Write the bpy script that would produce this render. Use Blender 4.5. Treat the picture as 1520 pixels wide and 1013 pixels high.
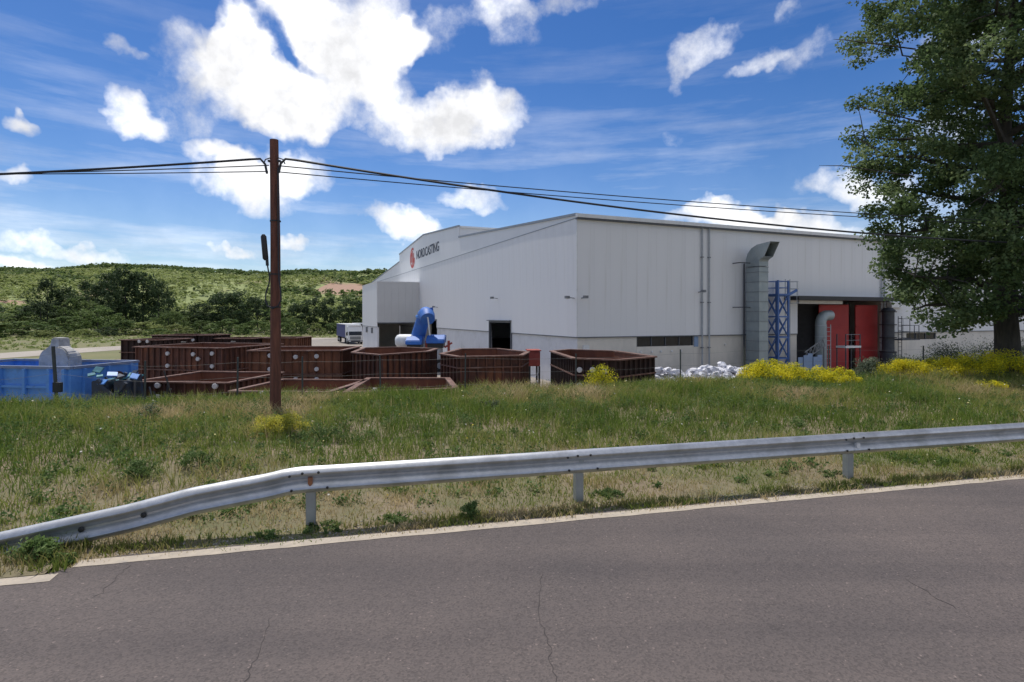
import bpy, math, random
import numpy as np
from mathutils import Vector, Matrix

for o in list(bpy.data.objects):
    bpy.data.objects.remove(o)
scene = bpy.context.scene
col = scene.collection
R = math.radians
rng = np.random.default_rng(11)
random.seed(11)

# ---------------------------------------------------------------- camera
F, CX, HY, W0, H0, CAMZ = 855.0, 760.0, 470.0, 1520.0, 1013.0, 2.5   # pixels of the photograph
cam_d = bpy.data.cameras.new('camera')
cam = bpy.data.objects.new('camera', cam_d)
col.objects.link(cam)
cam.location = (0, 0, CAMZ)
cam.rotation_euler = (R(90), 0, 0)
cam_d.sensor_width = 36
cam_d.lens = F / W0 * 36
cam_d.shift_y = -(H0 / 2 - HY) / W0
cam_d.clip_end = 9000
scene.camera = cam

# ---------------------------------------------------------------- light
SUN_AZ, SUN_EL = -29.0, 65.0          # degrees right of +Y, above the horizon
sun_dir = Vector((math.sin(R(SUN_AZ)) * math.cos(R(SUN_EL)), math.cos(R(SUN_AZ)) * math.cos(R(SUN_EL)), math.sin(R(SUN_EL))))
sl = bpy.data.lights.new('sun', 'SUN')
sl.energy = 2.1
sl.angle = R(0.6)
sl.color = (1, .95, .87)
so = bpy.data.objects.new('sun', sl)
so.rotation_euler = sun_dir.to_track_quat('Z', 'Y').to_euler()
so.location = (0, 0, 60)
col.objects.link(so)

scene.view_settings.view_transform = 'Standard'
scene.view_settings.look = 'None'
scene.view_settings.exposure = 0.9
scene.view_settings.gamma = 1
scene.view_settings.use_curve_mapping = False

world = bpy.data.worlds.new('World')
scene.world = world
world.use_nodes = True
wn, wl = world.node_tree.nodes, world.node_tree.links
wn.clear()


def pix_dir(px, py):
    return Vector(((px - CX) / F, 1.0, (HY - py) / F))


def N(nodes, kind, **kw):
    n = nodes.new(kind)
    for k, v in kw.items():
        setattr(n, k, v)
    return n


def build_world():
    def math_(op, a, b=None, c=None, clamp=False):
        n = N(wn, 'ShaderNodeMath', operation=op, use_clamp=clamp)
        for i, v in enumerate((a, b, c)):
            if v is None:
                continue
            if isinstance(v, (int, float)):
                n.inputs[i].default_value = v
            else:
                wl.new(v, n.inputs[i])
        return n.outputs[0]

    def vmath(op, a, b=None, out=0):
        n = N(wn, 'ShaderNodeVectorMath', operation=op)
        for i, v in enumerate((a, b)):
            if v is None:
                continue
            if isinstance(v, (tuple, list, Vector)):
                n.inputs[i].default_value = tuple(v)
            else:
                wl.new(v, n.inputs[i])
        return n.outputs[out]

    def noise(vec, scale, detail, rough=.55, out='Fac', distortion=0.0):
        n = N(wn, 'ShaderNodeTexNoise')
        n.inputs['Scale'].default_value = scale
        n.inputs['Detail'].default_value = detail
        n.inputs['Roughness'].default_value = rough
        n.inputs['Distortion'].default_value = distortion
        wl.new(vec, n.inputs['Vector'])
        return n.outputs[out]

    sky = N(wn, 'ShaderNodeTexSky', sky_type='NISHITA', sun_disc=False)
    sky.sun_elevation = R(SUN_EL)
    sky.sun_rotation = R(SUN_AZ)
    sky.altitude = 900
    sky.air_density = 1.0
    sky.dust_density = 0.8
    sky.ozone_density = 3.0
    tc = N(wn, 'ShaderNodeTexCoord')
    d0 = vmath('NORMALIZE', tc.outputs['Generated'])
    # ragged cloud edges: the direction is jittered by coloured noise before the cloud bodies are measured
    n1 = vmath('SUBTRACT', noise(d0, 6, 4, .6, 'Color'), (.5, .5, .5))
    d1 = vmath('ADD', d0, vmath('MULTIPLY', n1, (.13, .13, .13)))
    n2 = vmath('SUBTRACT', noise(d0, 28, 3, .6, 'Color'), (.5, .5, .5))
    d1 = vmath('ADD', d1, vmath('MULTIPLY', n2, (.035, .035, .035)))
    blobs = [  # px, py, rx, ry, tilt, weight
        (455, 95, 130, 92, -12, 1.25), (520, 40, 110, 75, 0, 1.2), (350, 45, 42, 60, 32, .9), (430, 165, 72, 40, 10, 1.0),
        (675, 180, 112, 40, -5, 1.15), (590, 120, 48, 60, 0, .7), (700, 135, 34, 22, 0, .5), (195, 165, 55, 24, 22, .85),
        (285, 85, 70, 40, 15, .48), (300, 135, 40, 45, 0, .4), (175, 78, 26, 14, 10, .55), (290, 190, 75, 30, 0, .34), (398, 46, 66, 24, 50, -.95), (452, 86, 36, 12, 25, -.6), (235, 130, 50, 50, 20, .26),
        (385, 270, 82, 52, 10, .95), (340, 232, 50, 24, 15, .9), (455, 258, 60, 36, 0, .85), (20, 187, 38, 18, 8, .9),
        (15, 256, 40, 14, 10, .85), (345, 374, 46, 13, 3, .95), (90, 365, 120, 16, 6, .8), (25, 388, 60, 14, 6, 1.0),
        (600, 322, 55, 22, 8, .9), (435, 361, 30, 11, 0, .8), (655, 45, 80, 32, -25, .42), (745, 30, 52, 42, 30, .5),
        (1045, 78, 58, 24, -28, .62), (1125, 96, 34, 17, -30, .5), (1195, 72, 74, 22, -28, .4), (1170, 18, 34, 16, -15, .42),
        (1070, 325, 92, 22, 0, 1.1), (1180, 330, 95, 18, 4, .9), (1290, 275, 105, 20, 4, .8), (695, 290, 50, 18, 8, .72),
        (990, 198, 30, 20, 0, .3), (830, 5, 100, 18, 0, .45), (1420, 200, 90, 40, 5, .6), (1440, 60, 80, 40, 0, .5), (620, 60, 30, 30, 0, .6),
    ]
    total = None
    gaps = None
    for px, py, rx, ry, rot, w in blobs:
        c = pix_dir(px, py).normalized()
        ca, sa = math.cos(R(rot)), math.sin(R(rot))
        e = 20
        t1 = (pix_dir(px + ca * e, py + sa * e).normalized() - c) / e
        t2 = (pix_dir(px - sa * e, py + ca * e).normalized() - c) / e
        v1 = t1 / t1.length_squared / (rx * 1.26)
        v2 = t2 / t2.length_squared / (ry * 1.26)
        dv = vmath('SUBTRACT', d1, c)
        a = vmath('DOT_PRODUCT', dv, v1, 1)
        b = vmath('DOT_PRODUCT', dv, v2, 1)
        r2 = math_('ADD', math_('MULTIPLY', a, a), math_('MULTIPLY', b, b))
        m = math_('MULTIPLY', math_('SUBTRACT', 1.0, r2, clamp=True), w)
        if w < 0:
            gaps = m if gaps is None else math_('ADD', gaps, m)
        else:
            total = m if total is None else math_('ADD', total, m)
    # broken cloud over the rest of the dome, made denser to add fill light
    sep = N(wn, 'ShaderNodeSeparateXYZ')
    wl.new(d0, sep.inputs[0])
    zz = math_('ADD', math_('MAXIMUM', sep.outputs[2], 0.0), .22)
    comb = N(wn, 'ShaderNodeCombineXYZ')
    wl.new(math_('DIVIDE', sep.outputs[0], zz), comb.inputs[0])
    wl.new(math_('DIVIDE', sep.outputs[1], zz), comb.inputs[1])
    gen = noise(comb.outputs[0], 1.1, 6, .55)
    gen = math_('MULTIPLY', math_('SUBTRACT', gen, .44), 5.0)
    away = N(wn, 'ShaderNodeMapRange', interpolation_type='SMOOTHSTEP')
    wl.new(vmath('DOT_PRODUCT', d0, Vector((0, .97, .24)).normalized(), 1), away.inputs[0])
    away.inputs[1].default_value, away.inputs[2].default_value = .70, .48
    gen = math_('MULTIPLY', math_('MAXIMUM', gen, 0.0), away.outputs[0])
    total = math_('MINIMUM', math_('ADD', total, gen), 1.15)
    total = math_('MAXIMUM', math_('ADD', total, gaps), 0.0)
    fine = noise(d0, 11, 8, .66)
    dens = math_('ADD', total, math_('MULTIPLY', math_('SUBTRACT', fine, .5), 1.7))
    mr = N(wn, 'ShaderNodeMapRange', interpolation_type='SMOOTHSTEP')
    wl.new(dens, mr.inputs[0])
    mr.inputs[1].default_value, mr.inputs[2].default_value = .02, 1.15
    body = math_('MULTIPLY', mr.outputs[0], math_('MULTIPLY', math_('MINIMUM', total, .3), 3.333))
    # faint streaks of high cloud, long in azimuth
    mp = N(wn, 'ShaderNodeMapping')
    mp.inputs['Scale'].default_value = (1.6, 1.6, 13)
    mp.inputs['Rotation'].default_value = (0, R(-7), 0)
    wl.new(d0, mp.inputs[0])
    st = noise(mp.outputs[0], 1.7, 6, .6)
    st = math_('MULTIPLY', math_('SUBTRACT', st, .46, clamp=True), 1.3)
    low = N(wn, 'ShaderNodeMapRange', interpolation_type='SMOOTHSTEP')
    wl.new(sep.outputs[2], low.inputs[0])
    low.inputs[1].default_value, low.inputs[2].default_value = .52, .02
    low.inputs[3].default_value, low.inputs[4].default_value = .12, 1.3
    st = math_('MULTIPLY', st, low.outputs[0])
    veil = math_('MULTIPLY', math_('POWER', math_('SUBTRACT', 1.0, math_('ABSOLUTE', sep.outputs[2]), clamp=True), 7.0), .24)
    st = math_('ADD', math_('MINIMUM', st, .5), veil)
    cover = math_('MAXIMUM', body, math_('MINIMUM', st, .8))
    cover = math_('MINIMUM', cover, .97)
    shade = noise(d0, 9, 6, .6)
    sh = N(wn, 'ShaderNodeMapRange')
    wl.new(shade, sh.inputs[0])
    sh.inputs[1].default_value, sh.inputs[2].default_value = .35, .62
    sh.inputs[3].default_value, sh.inputs[4].default_value = 3.0, 4.9
    cc = N(wn, 'ShaderNodeVectorMath', operation='SCALE')
    cc.inputs[0].default_value = (1.0, 1.0, 1.01)
    wl.new(sh.outputs[0], cc.inputs['Scale'])
    hs = N(wn, 'ShaderNodeHueSaturation')
    hs.inputs['Saturation'].default_value = 1.27
    hs.inputs['Hue'].default_value = .507
    hs.inputs["Value"].default_value = .31
    gm = N(wn, 'ShaderNodeGamma')
    gm.inputs['Gamma'].default_value = 1.12
    wl.new(sky.outputs[0], gm.inputs['Color'])
    wl.new(gm.outputs[0], hs.inputs['Color'])
    mix = N(wn, 'ShaderNodeMix', data_type='RGBA')
    wl.new(cover, mix.inputs['Factor'])
    wl.new(hs.outputs[0], mix.inputs['A'])
    wl.new(cc.outputs[0], mix.inputs['B'])
    bg = N(wn, 'ShaderNodeBackground')
    bg.inputs['Strength'].default_value = 0.15
    wl.new(mix.outputs['Result'], bg.inputs['Color'])
    out = N(wn, 'ShaderNodeOutputWorld')
    wl.new(bg.outputs[0], out.inputs[0])


build_world()

# ---------------------------------------------------------------- helpers
def P(px, py, Y):
    return Vector(((px - CX) / F * Y, Y, CAMZ - (py - HY) / F * Y))


def G(px, py, z):
    return P(px, py, (CAMZ - z) * F / (py - HY))


def on_plane(px, py, a, b):
    """pixel ray against the upright plane through ground points a, b"""
    d = pix_dir(px, py)
    n = Vector((-(b[1] - a[1]), b[0] - a[0], 0))
    t = (n.x * a[0] + n.y * a[1]) / (n.x * d.x + n.y * d.y)
    return Vector((d.x * t, d.y * t, CAMZ + d.z * t))


def tag(o, label=None, cat=None, group=None, kind=None):
    if label: o['label'] = label
    if cat: o['category'] = cat
    if group: o['group'] = group
    if kind: o['kind'] = kind
    return o


def empty(name, loc=(0, 0, 0), rz=0, label=None, cat=None, group=None):
    o = bpy.data.objects.new(name, None)
    o.empty_display_size = .3
    o.location = loc
    o.rotation_euler = (0, 0, rz)
    col.objects.link(o)
    return tag(o, label, cat, group)


def link(name, me, parent=None, loc=(0, 0, 0), rot=(0, 0, 0), material=None):
    o = bpy.data.objects.new(name, me)
    col.objects.link(o)
    o.parent = parent
    o.location = loc
    o.rotation_euler = rot
    if material is not None and not me.materials:
        me.materials.append(material)
    return o


class MB:
    def __init__(self):
        self.v, self.f = [], []

    def add(self, vs, fs):
        b = len(self.v)
        self.v += [tuple(v) for v in vs]
        self.f += [tuple(i + b for i in f) for f in fs]
        return self

    def box(self, x0, x1, y0, y1, z0, z1):
        vs = [(x, y, z) for z in (z0, z1) for y in (y0, y1) for x in (x0, x1)]
        return self.add(vs, [(0, 2, 3, 1), (4, 5, 7, 6), (0, 1, 5, 4), (2, 6, 7, 3), (0, 4, 6, 2), (1, 3, 7, 5)])

    def bar(self, a, b, w, h=None, up=(0, 0, 1)):
        """rectangular bar from a to b"""
        h = h or w
        a, b = Vector(a), Vector(b)
        d = (b - a).normalized()
        u = Vector(up)
        if abs(d.dot(u)) > .98: u = Vector((1, 0, 0))
        s = d.cross(u).normalized()
        t = s.cross(d)
        vs = []
        for p in (a, b):
            for i, j in ((-1, -1), (1, -1), (1, 1), (-1, 1)):
                vs.append(p + s * (i * w / 2) + t * (j * h / 2))
        return self.add(vs, [(0, 1, 2, 3), (7, 6, 5, 4), (0, 4, 5, 1), (1, 5, 6, 2), (2, 6, 7, 3), (3, 7, 4, 0)])

    def tube(self, pts, rad, seg=8, caps=True):
        pts = [Vector(p) for p in pts]
        n = len(pts)
        rads = rad if isinstance(rad, (list, tuple)) else [rad] * n
        b = len(self.v)
        prev = None
        for i, p in enumerate(pts):
            d = (pts[min(i + 1, n - 1)] - pts[max(i - 1, 0)]).normalized()
            if prev is None:
                u = Vector((0, 0, 1)) if abs(d.z) < .9 else Vector((1, 0, 0))
                s = d.cross(u).normalized()
            else:
                s = (prev - d * prev.dot(d)).normalized()
            prev = s
            t = d.cross(s)
            for k in range(seg):
                a = 2 * math.pi * k / seg
                self.v.append(tuple(p + (s * math.cos(a) + t * math.sin(a)) * rads[i]))
        for i in range(n - 1):
            for k in range(seg):
                k2 = (k + 1) % seg
                self.f.append((b + i * seg + k, b + i * seg + k2, b + (i + 1) * seg + k2, b + (i + 1) * seg + k))
        if caps:
            self.f.append(tuple(b + k for k in reversed(range(seg))))
            self.f.append(tuple(b + (n - 1) * seg + k for k in range(seg)))
        return self

    def prism(self, poly, ext):
        """closed polygon (3-D points) pushed along ext"""
        n = len(poly)
        e = Vector(ext)
        vs = [Vector(p) for p in poly] + [Vector(p) + e for p in poly]
        fs = [tuple(reversed(range(n))), tuple(range(n, 2 * n))]
        for i in range(n):
            j = (i + 1) % n
            fs.append((i, j, n + j, n + i))
        return self.add(vs, fs)

    def ring(self, outer, inner, z0, z1):
        n = len(outer)
        vs = [(p[0], p[1], z) for z in (z0, z1) for q in (outer, inner) for p in q]
        fs = []
        for i in range(n):
            j = (i + 1) % n
            o0, o1, i0, i1 = i, j, n + i, n + j
            fs += [(o0, o1, 2 * n + o1, 2 * n + o0), (i1, i0, 2 * n + i0, 2 * n + i1), (2 * n + o0, 2 * n + o1, 2 * n + i1, 2 * n + i0), (o1, o0, i0, i1)]
        return self.add(vs, fs)

    def lathe(self, prof, seg=16, c=(0, 0, 0), axis='Z'):
        b = len(self.v)
        for r, h in prof:
            for k in range(seg):
                a = 2 * math.pi * k / seg
                x, y = r * math.cos(a), r * math.sin(a)
                p = (x, y, h) if axis == 'Z' else ((h, x, y) if axis == 'X' else (x, h, y))
                self.v.append((p[0] + c[0], p[1] + c[1], p[2] + c[2]))
        for i in range(len(prof) - 1):
            for k in range(seg):
                k2 = (k + 1) % seg
                self.f.append((b + i * seg + k, b + i * seg + k2, b + (i + 1) * seg + k2, b + (i + 1) * seg + k))
        self.f.append(tuple(b + k for k in reversed(range(seg))))
        self.f.append(tuple(b + (len(prof) - 1) * seg + k for k in range(seg)))
        return self

    def mesh(self, name, material=None, smooth=False, bevel=0):
        me = bpy.data.meshes.new(name)
        me.from_pydata(self.v, [], self.f)
        me.validate()
        import bmesh
        bm = bmesh.new()
        bm.from_mesh(me)
        bmesh.ops.recalc_face_normals(bm, faces=bm.faces)
        if bevel:
            bmesh.ops.bevel(bm, geom=list(bm.edges), offset=bevel, segments=2, affect='EDGES', clamp_overlap=True)
        bm.to_mesh(me)
        bm.free()
        if smooth:
            me.polygons.foreach_set('use_smooth', [True] * len(me.polygons))
            me.set_sharp_from_angle(angle=R(40))
        if material: me.materials.append(material)
        return me

    def build(self, name, material, parent=None, smooth=False, bevel=0, loc=(0, 0, 0), rot=(0, 0, 0)):
        return link(name, self.mesh(name, material, smooth, bevel), parent, loc, rot)


def np_mesh(name, verts, quads, material, tint=None, tris=None):
    """big meshes straight from numpy; quads (n,4) and / or tris (m,3)"""
    me = bpy.data.meshes.new(name)
    q = np.asarray(quads, dtype=np.int32).reshape(-1, 4) if quads is not None else np.zeros((0, 4), np.int32)
    t = np.asarray(tris, dtype=np.int32).reshape(-1, 3) if tris is not None else np.zeros((0, 3), np.int32)
    me.vertices.add(len(verts))
    me.vertices.foreach_set('co', np.asarray(verts, dtype=np.float32).ravel())
    loops = np.concatenate([q.ravel(), t.ravel()])
    me.loops.add(len(loops))
    me.loops.foreach_set('vertex_index', loops)
    nf = len(q) + len(t)
    me.polygons.add(nf)
    starts = np.concatenate([np.arange(len(q)) * 4, len(q) * 4 + np.arange(len(t)) * 3]).astype(np.int32)
    me.polygons.foreach_set('loop_start', starts)
    me.update(calc_edges=True)
    if tint is not None:
        at = me.attributes.new('tint', 'FLOAT', 'FACE')
        at.data.foreach_set('value', np.asarray(tint, dtype=np.float32))
    me.materials.append(material)
    return me


def vnoise(x, y, scale, seed=0):
    """smooth value noise on arrays, 0..1"""
    x = np.asarray(x, float) / scale
    y = np.asarray(y, float) / scale
    xi, yi = np.floor(x).astype(np.int64), np.floor(y).astype(np.int64)
    fx, fy = x - xi, y - yi
    fx, fy = fx * fx * (3 - 2 * fx), fy * fy * (3 - 2 * fy)

    def h(i, j):
        n = (i * 374761393 + j * 668265263 + seed * 1442695041) & 0x7fffffff
        n = ((n ^ (n >> 13)) * 1274126177) & 0x7fffffff
        return ((n ^ (n >> 16)) & 0xffff) / 65535.0
    return (h(xi, yi) * (1 - fx) + h(xi + 1, yi) * fx) * (1 - fy) + (h(xi, yi + 1) * (1 - fx) + h(xi + 1, yi + 1) * fx) * fy


def smooth(e0, e1, x):
    t = np.clip((np.asarray(x, float) - e0) / (e1 - e0), 0, 1)
    return t * t * (3 - 2 * t)


# ---------------------------------------------------------------- materials
def ramp(nt, fac, stops):
    r = N(nt.nodes, 'ShaderNodeValToRGB')
    els = r.color_ramp.elements
    while len(els) < len(stops): els.new(.5)
    for e, (p, c) in zip(els, stops):
        e.position = p
        e.color = (*c, 1)
    nt.links.new(fac, r.inputs[0])
    return r.outputs[0]


def mat(name, c1, c2=None, scale=3.0, rough=.7, metal=0, bump=0, bscale=None, stretch=(1, 1, 1), detail=6, lo=.35, hi=.65,
        c3=None, scale3=.6, lo3=.5, hi3=.7, vary=0.0, spec=.5, world_co=False):
    m = bpy.data.materials.new(name)
    m.use_nodes = True
    nt = m.node_tree
    nd, lk = nt.nodes, nt.links
    bs = nd['Principled BSDF']
    bs.inputs['Roughness'].default_value = rough
    bs.inputs['Metallic'].default_value = metal
    bs.inputs['Specular IOR Level'].default_value = spec
    tc = N(nd, 'ShaderNodeTexCoord')
    mp = N(nd, 'ShaderNodeMapping')
    mp.inputs['Scale'].default_value = stretch
    if world_co:
        g = N(nd, 'ShaderNodeNewGeometry')
        lk.new(g.outputs['Position'], mp.inputs[0])
    else:
        lk.new(tc.outputs['Object'], mp.inputs[0])

    def noise(s, d=detail):
        n = N(nd, 'ShaderNodeTexNoise')
        n.inputs['Scale'].default_value = s
        n.inputs['Detail'].default_value = d
        n.inputs['Roughness'].default_value = .62
        lk.new(mp.outputs[0], n.inputs['Vector'])
        return n.outputs['Fac']
    c2 = c2 or tuple(x * .8 for x in c1)
    out = ramp(nt, noise(scale), [(lo, c1), (hi, c2)])
    if c3:
        mx = N(nd, 'ShaderNodeMix', data_type='RGBA')
        mr = N(nd, 'ShaderNodeMapRange')
        lk.new(noise(scale3), mr.inputs[0])
        mr.inputs[1].default_value, mr.inputs[2].default_value = lo3, hi3
        lk.new(mr.outputs[0], mx.inputs['Factor'])
        lk.new(out, mx.inputs['A'])
        mx.inputs['B'].default_value = (*c3, 1)
        out = mx.outputs['Result']
    if vary:
        oi = N(nd, 'ShaderNodeObjectInfo')
        mr = N(nd, 'ShaderNodeMapRange')
        lk.new(oi.outputs['Random'], mr.inputs[0])
        mr.inputs[3].default_value, mr.inputs[4].default_value = 1 - vary, 1 + vary
        hv = N(nd, 'ShaderNodeHueSaturation')
        lk.new(mr.outputs[0], hv.inputs['Value'])
        lk.new(out, hv.inputs['Color'])
        out = hv.outputs[0]
    lk.new(out, bs.inputs['Base Color'])
    if bump:
        b = N(nd, 'ShaderNodeBump')
        b.inputs['Strength'].default_value = bump
        b.inputs['Distance'].default_value = .02
        lk.new(noise(bscale or scale * 4, 4), b.inputs['Height'])
        lk.new(b.outputs[0], bs.inputs['Normal'])
    return m


def leafmat(name, stops, trans=.3, rough=.6):
    """foliage: colour per leaf from the 'tint' attribute, some light passes through"""
    m = bpy.data.materials.new(name)
    m.use_nodes = True
    nt = m.node_tree
    nd, lk = nt.nodes, nt.links
    bs = nd['Principled BSDF']
    bs.inputs['Roughness'].default_value = rough
    bs.inputs['Specular IOR Level'].default_value = .12
    at = N(nd, 'ShaderNodeAttribute', attribute_name='tint')
    c = ramp(nt, at.outputs['Fac'], stops)
    oi = N(nd, 'ShaderNodeObjectInfo')
    mr = N(nd, 'ShaderNodeMapRange')
    lk.new(oi.outputs['Random'], mr.inputs[0])
    mr.inputs[3].default_value, mr.inputs[4].default_value = .85, 1.15
    hv = N(nd, 'ShaderNodeHueSaturation')
    lk.new(mr.outputs[0], hv.inputs['Value'])
    lk.new(c, hv.inputs['Color'])
    lk.new(hv.outputs[0], bs.inputs['Base Color'])
    tr = N(nd, 'ShaderNodeBsdfTranslucent')
    lk.new(hv.outputs[0], tr.inputs['Color'])
    mx = N(nd, 'ShaderNodeMixShader')
    mx.inputs[0].default_value = trans
    lk.new(bs.outputs[0], mx.inputs[1])
    lk.new(tr.outputs[0], mx.inputs[2])
    lk.new(mx.outputs[0], nd['Material Output'].inputs['Surface'])
    return m


M = {}
M['panel'] = mat('painted_sheet_panel', (.81, .805, .80), (.785, .78, .78), scale=.5, rough=.5, stretch=(1.6, 1.6, .07), vary=.012, c3=(.66, .65, .62), scale3=1.3, lo3=.58, hi3=.9)
M['panel_up'] = mat('painted_gable_panel', (.82, .82, .82), (.79, .79, .79), scale=.5, rough=.5, vary=.015)
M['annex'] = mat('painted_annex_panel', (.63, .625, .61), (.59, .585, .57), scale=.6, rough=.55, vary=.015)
M['concrete'] = mat('precast_concrete', (.78, .72, .63), (.70, .65, .57), scale=1.2, rough=.9, bump=.1, c3=(.56, .53, .47), scale3=.5, lo3=.5, hi3=.8, vary=.04, stretch=(1, 1, .6))
M['concrete_white'] = mat('painted_precast', (.74, .74, .74), (.68, .68, .68), scale=1.0, rough=.8, c3=(.46, .45, .42), scale3=.6, lo3=.55, hi3=.85, vary=.03)
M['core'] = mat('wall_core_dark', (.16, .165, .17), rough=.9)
M['trim_dark'] = mat('dark_trim', (.12, .13, .15), (.09, .10, .115), rough=.5)
M['trim_grey'] = mat('blue_grey_trim', (.30, .33, .37), (.25, .28, .32), rough=.5)
M['trim_white'] = mat('white_trim', (.78, .78, .77), (.70, .70, .69), rough=.45)
M['roof'] = mat('roof_sheet', (.42, .43, .44), (.36, .37, .38), scale=1.0, rough=.6)
M['glass_dark'] = mat('dark_window_glass', (.018, .02, .026), (.026, .03, .038), rough=.12)
M['black'] = mat('black_steel', (.018, .018, .02), (.03, .03, .03), rough=.55)
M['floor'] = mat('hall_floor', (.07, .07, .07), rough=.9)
M['rust'] = mat('rusty_steel', (.115, .044, .026), (.052, .025, .019), scale=2.6, rough=.88, bump=.25, bscale=22, c3=(.26, .095, .040), scale3=1.1, lo3=.5, hi3=.8, vary=.4, stretch=(1, 1, .5))
M['rust_b'] = mat('orange_rusty_steel', (.165, .064, .032), (.080, .035, .022), scale=2.0, rough=.88, bump=.25, bscale=22, c3=(.30, .13, .06), scale3=.9, lo3=.5, hi3=.8, vary=.35, stretch=(1, 1, .4))
M['rust_in'] = mat('inner_rust', (.21, .075, .038), (.145, .052, .03), scale=3, rough=.9, bump=.2, vary=.1, stretch=(1, 1, .25))  # inner plates: lighter and more orange than the outer ones
M['rust_rim'] = mat('toplit_rust_rim', (.17, .085, .06), (.11, .055, .04), scale=5, rough=.8, bump=.15, c3=(.26, .17, .14), scale3=2.2, lo3=.52, hi3=.7)  # rims and flanges: paleness of light from above put into the rust colour
M['rust_dark'] = mat('dark_rust', (.042, .020, .015), (.022, .013, .011), scale=2.4, rough=.9, bump=.2, c3=(.07, .03, .018), scale3=1.0)
M['disc'] = mat('chalk_white_disc', (.62, .60, .58), (.5, .47, .46), scale=9, rough=.8)
M['galv'] = mat('galvanised_steel', (.56, .57, .58), (.46, .475, .49), scale=14, rough=.42, metal=.7, c3=(.33, .335, .33), scale3=2.2, lo3=.48, hi3=.78, stretch=(1, 1, 1))
M['galv_duct'] = mat('galvanised_duct_sheet', (.36, .40, .40), (.29, .335, .345), scale=1.6, rough=.5, metal=.3, vary=.06)
M['post_steel'] = mat('guard_post_steel', (.40, .42, .42), (.33, .35, .35), scale=8, rough=.5, metal=.6)
M['reflector'] = mat('rusty_reflector', (.33, .13, .05), (.22, .09, .05), rough=.6)
M['pole_wood'] = mat('creosoted_wood', (.19, .068, .042), (.10, .036, .024), scale=4, rough=.8, stretch=(5, 5, .5), bump=.4, bscale=10, c3=(.05, .022, .017), scale3=1.4, lo3=.5, hi3=.75)
M['cable'] = mat('black_cable', (.02, .022, .028), (.03, .032, .04), rough=.6)
M['blue_paint'] = mat('blue_paint', (.10, .30, .72), (.085, .25, .64), scale=2, rough=.5, c3=(.06, .10, .20), scale3=1.2, lo3=.55, hi3=.8)
M['blue_bright'] = mat('bright_blue_paint', (.035, .16, .52), (.03, .12, .42), scale=2, rough=.55, c3=(.10, .20, .42), scale3=1.6, lo3=.55, hi3=.8)
M['blue_tower'] = mat('tower_blue_paint', (.08, .17, .42), (.065, .14, .36), scale=3, rough=.55)
M['blue_sheet'] = mat('pale_blue_sheet', (.26, .36, .52), (.22, .31, .46), scale=2, rough=.6)
M['blue_rail'] = mat('skip_rim_paint', (.20, .25, .36), (.15, .19, .30), scale=4, rough=.6)
M['red_gate'] = mat('red_gate_paint', (.50, .035, .03), (.42, .028, .026), scale=1.2, rough=.55, vary=.06)
M['red_faded'] = mat('faded_red_paint', (.36, .07, .05), (.26, .05, .04), scale=3, rough=.7)
M['red_emblem'] = mat('red_emblem_paint', (.58, .12, .10), (.52, .10, .09), rough=.6)
M['letter'] = mat('dark_lettering', (.055, .07, .095), (.045, .055, .08), rough=.6)
M['white_tank'] = mat('white_tank_paint', (.78, .79, .79), (.68, .70, .70), scale=2, rough=.4)
M['cab_white'] = mat('white_cab_paint', (.80, .82, .84), (.74, .76, .78), rough=.3)
M['curtain'] = mat('navy_curtain', (.022, .03, .13), (.05, .06, .17), scale=1.2, rough=.7, stretch=(1, 4, .3))
M['grey_steel'] = mat('grey_steel', (.24, .25, .26), (.18, .19, .2), scale=4, rough=.6)
M['pale_steel'] = mat('pale_grey_steel', (.46, .48, .50), (.38, .40, .42), scale=4, rough=.5)
M['dark_steel'] = mat('dark_grey_steel', (.075, .08, .092), (.05, .055, .065), scale=3, rough=.6)
M['tyre'] = mat('tyre_rubber', (.02, .02, .02), rough=.85)
M['block'] = mat('weathered_grey_block', (.50, .485, .46), (.34, .33, .31), scale=2.2, rough=.95, bump=.3, c3=(.24, .24, .22), scale3=1.1, lo3=.5, hi3=.75)
M['teal'] = mat('teal_sheeting', (.02, .10, .15), (.06, .22, .25), scale=5, rough=.6)
M['teal_pale'] = mat('pale_teal_sheeting', (.12, .32, .34), (.07, .22, .25), scale=5, rough=.6)
M['navy_frame'] = mat('blue_black_frame', (.022, .045, .085), (.03, .03, .035), scale=4, rough=.6)
M['sack'] = mat('white_plastic_sack', (.74, .74, .78), (.56, .57, .62), scale=5, rough=.6, bump=.5, bscale=9, vary=.12)
M['line_paint'] = mat('worn_road_paint', (.46, .395, .31), (.36, .31, .25), scale=6, rough=.85, c3=(.30, .27, .24), scale3=9, lo3=.58, hi3=.7)
M['wood_fence'] = mat('fence_post_steel', (.07, .075, .07), (.05, .055, .05), rough=.7)
M['wire'] = mat('fence_wire', (.22, .22, .21), rough=.6, metal=.4)
M['stone'] = mat('verge_stone', (.38, .35, .31), (.28, .26, .23), scale=12, rough=.95, vary=.2)
M['bark'] = mat('tree_bark', (.085, .075, .062), (.045, .042, .036), scale=4, rough=.95, stretch=(3, 3, .5), bump=.7, bscale=8)
M['crack'] = mat('crack_fill', (.058, .050, .048), rough=.95)


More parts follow.
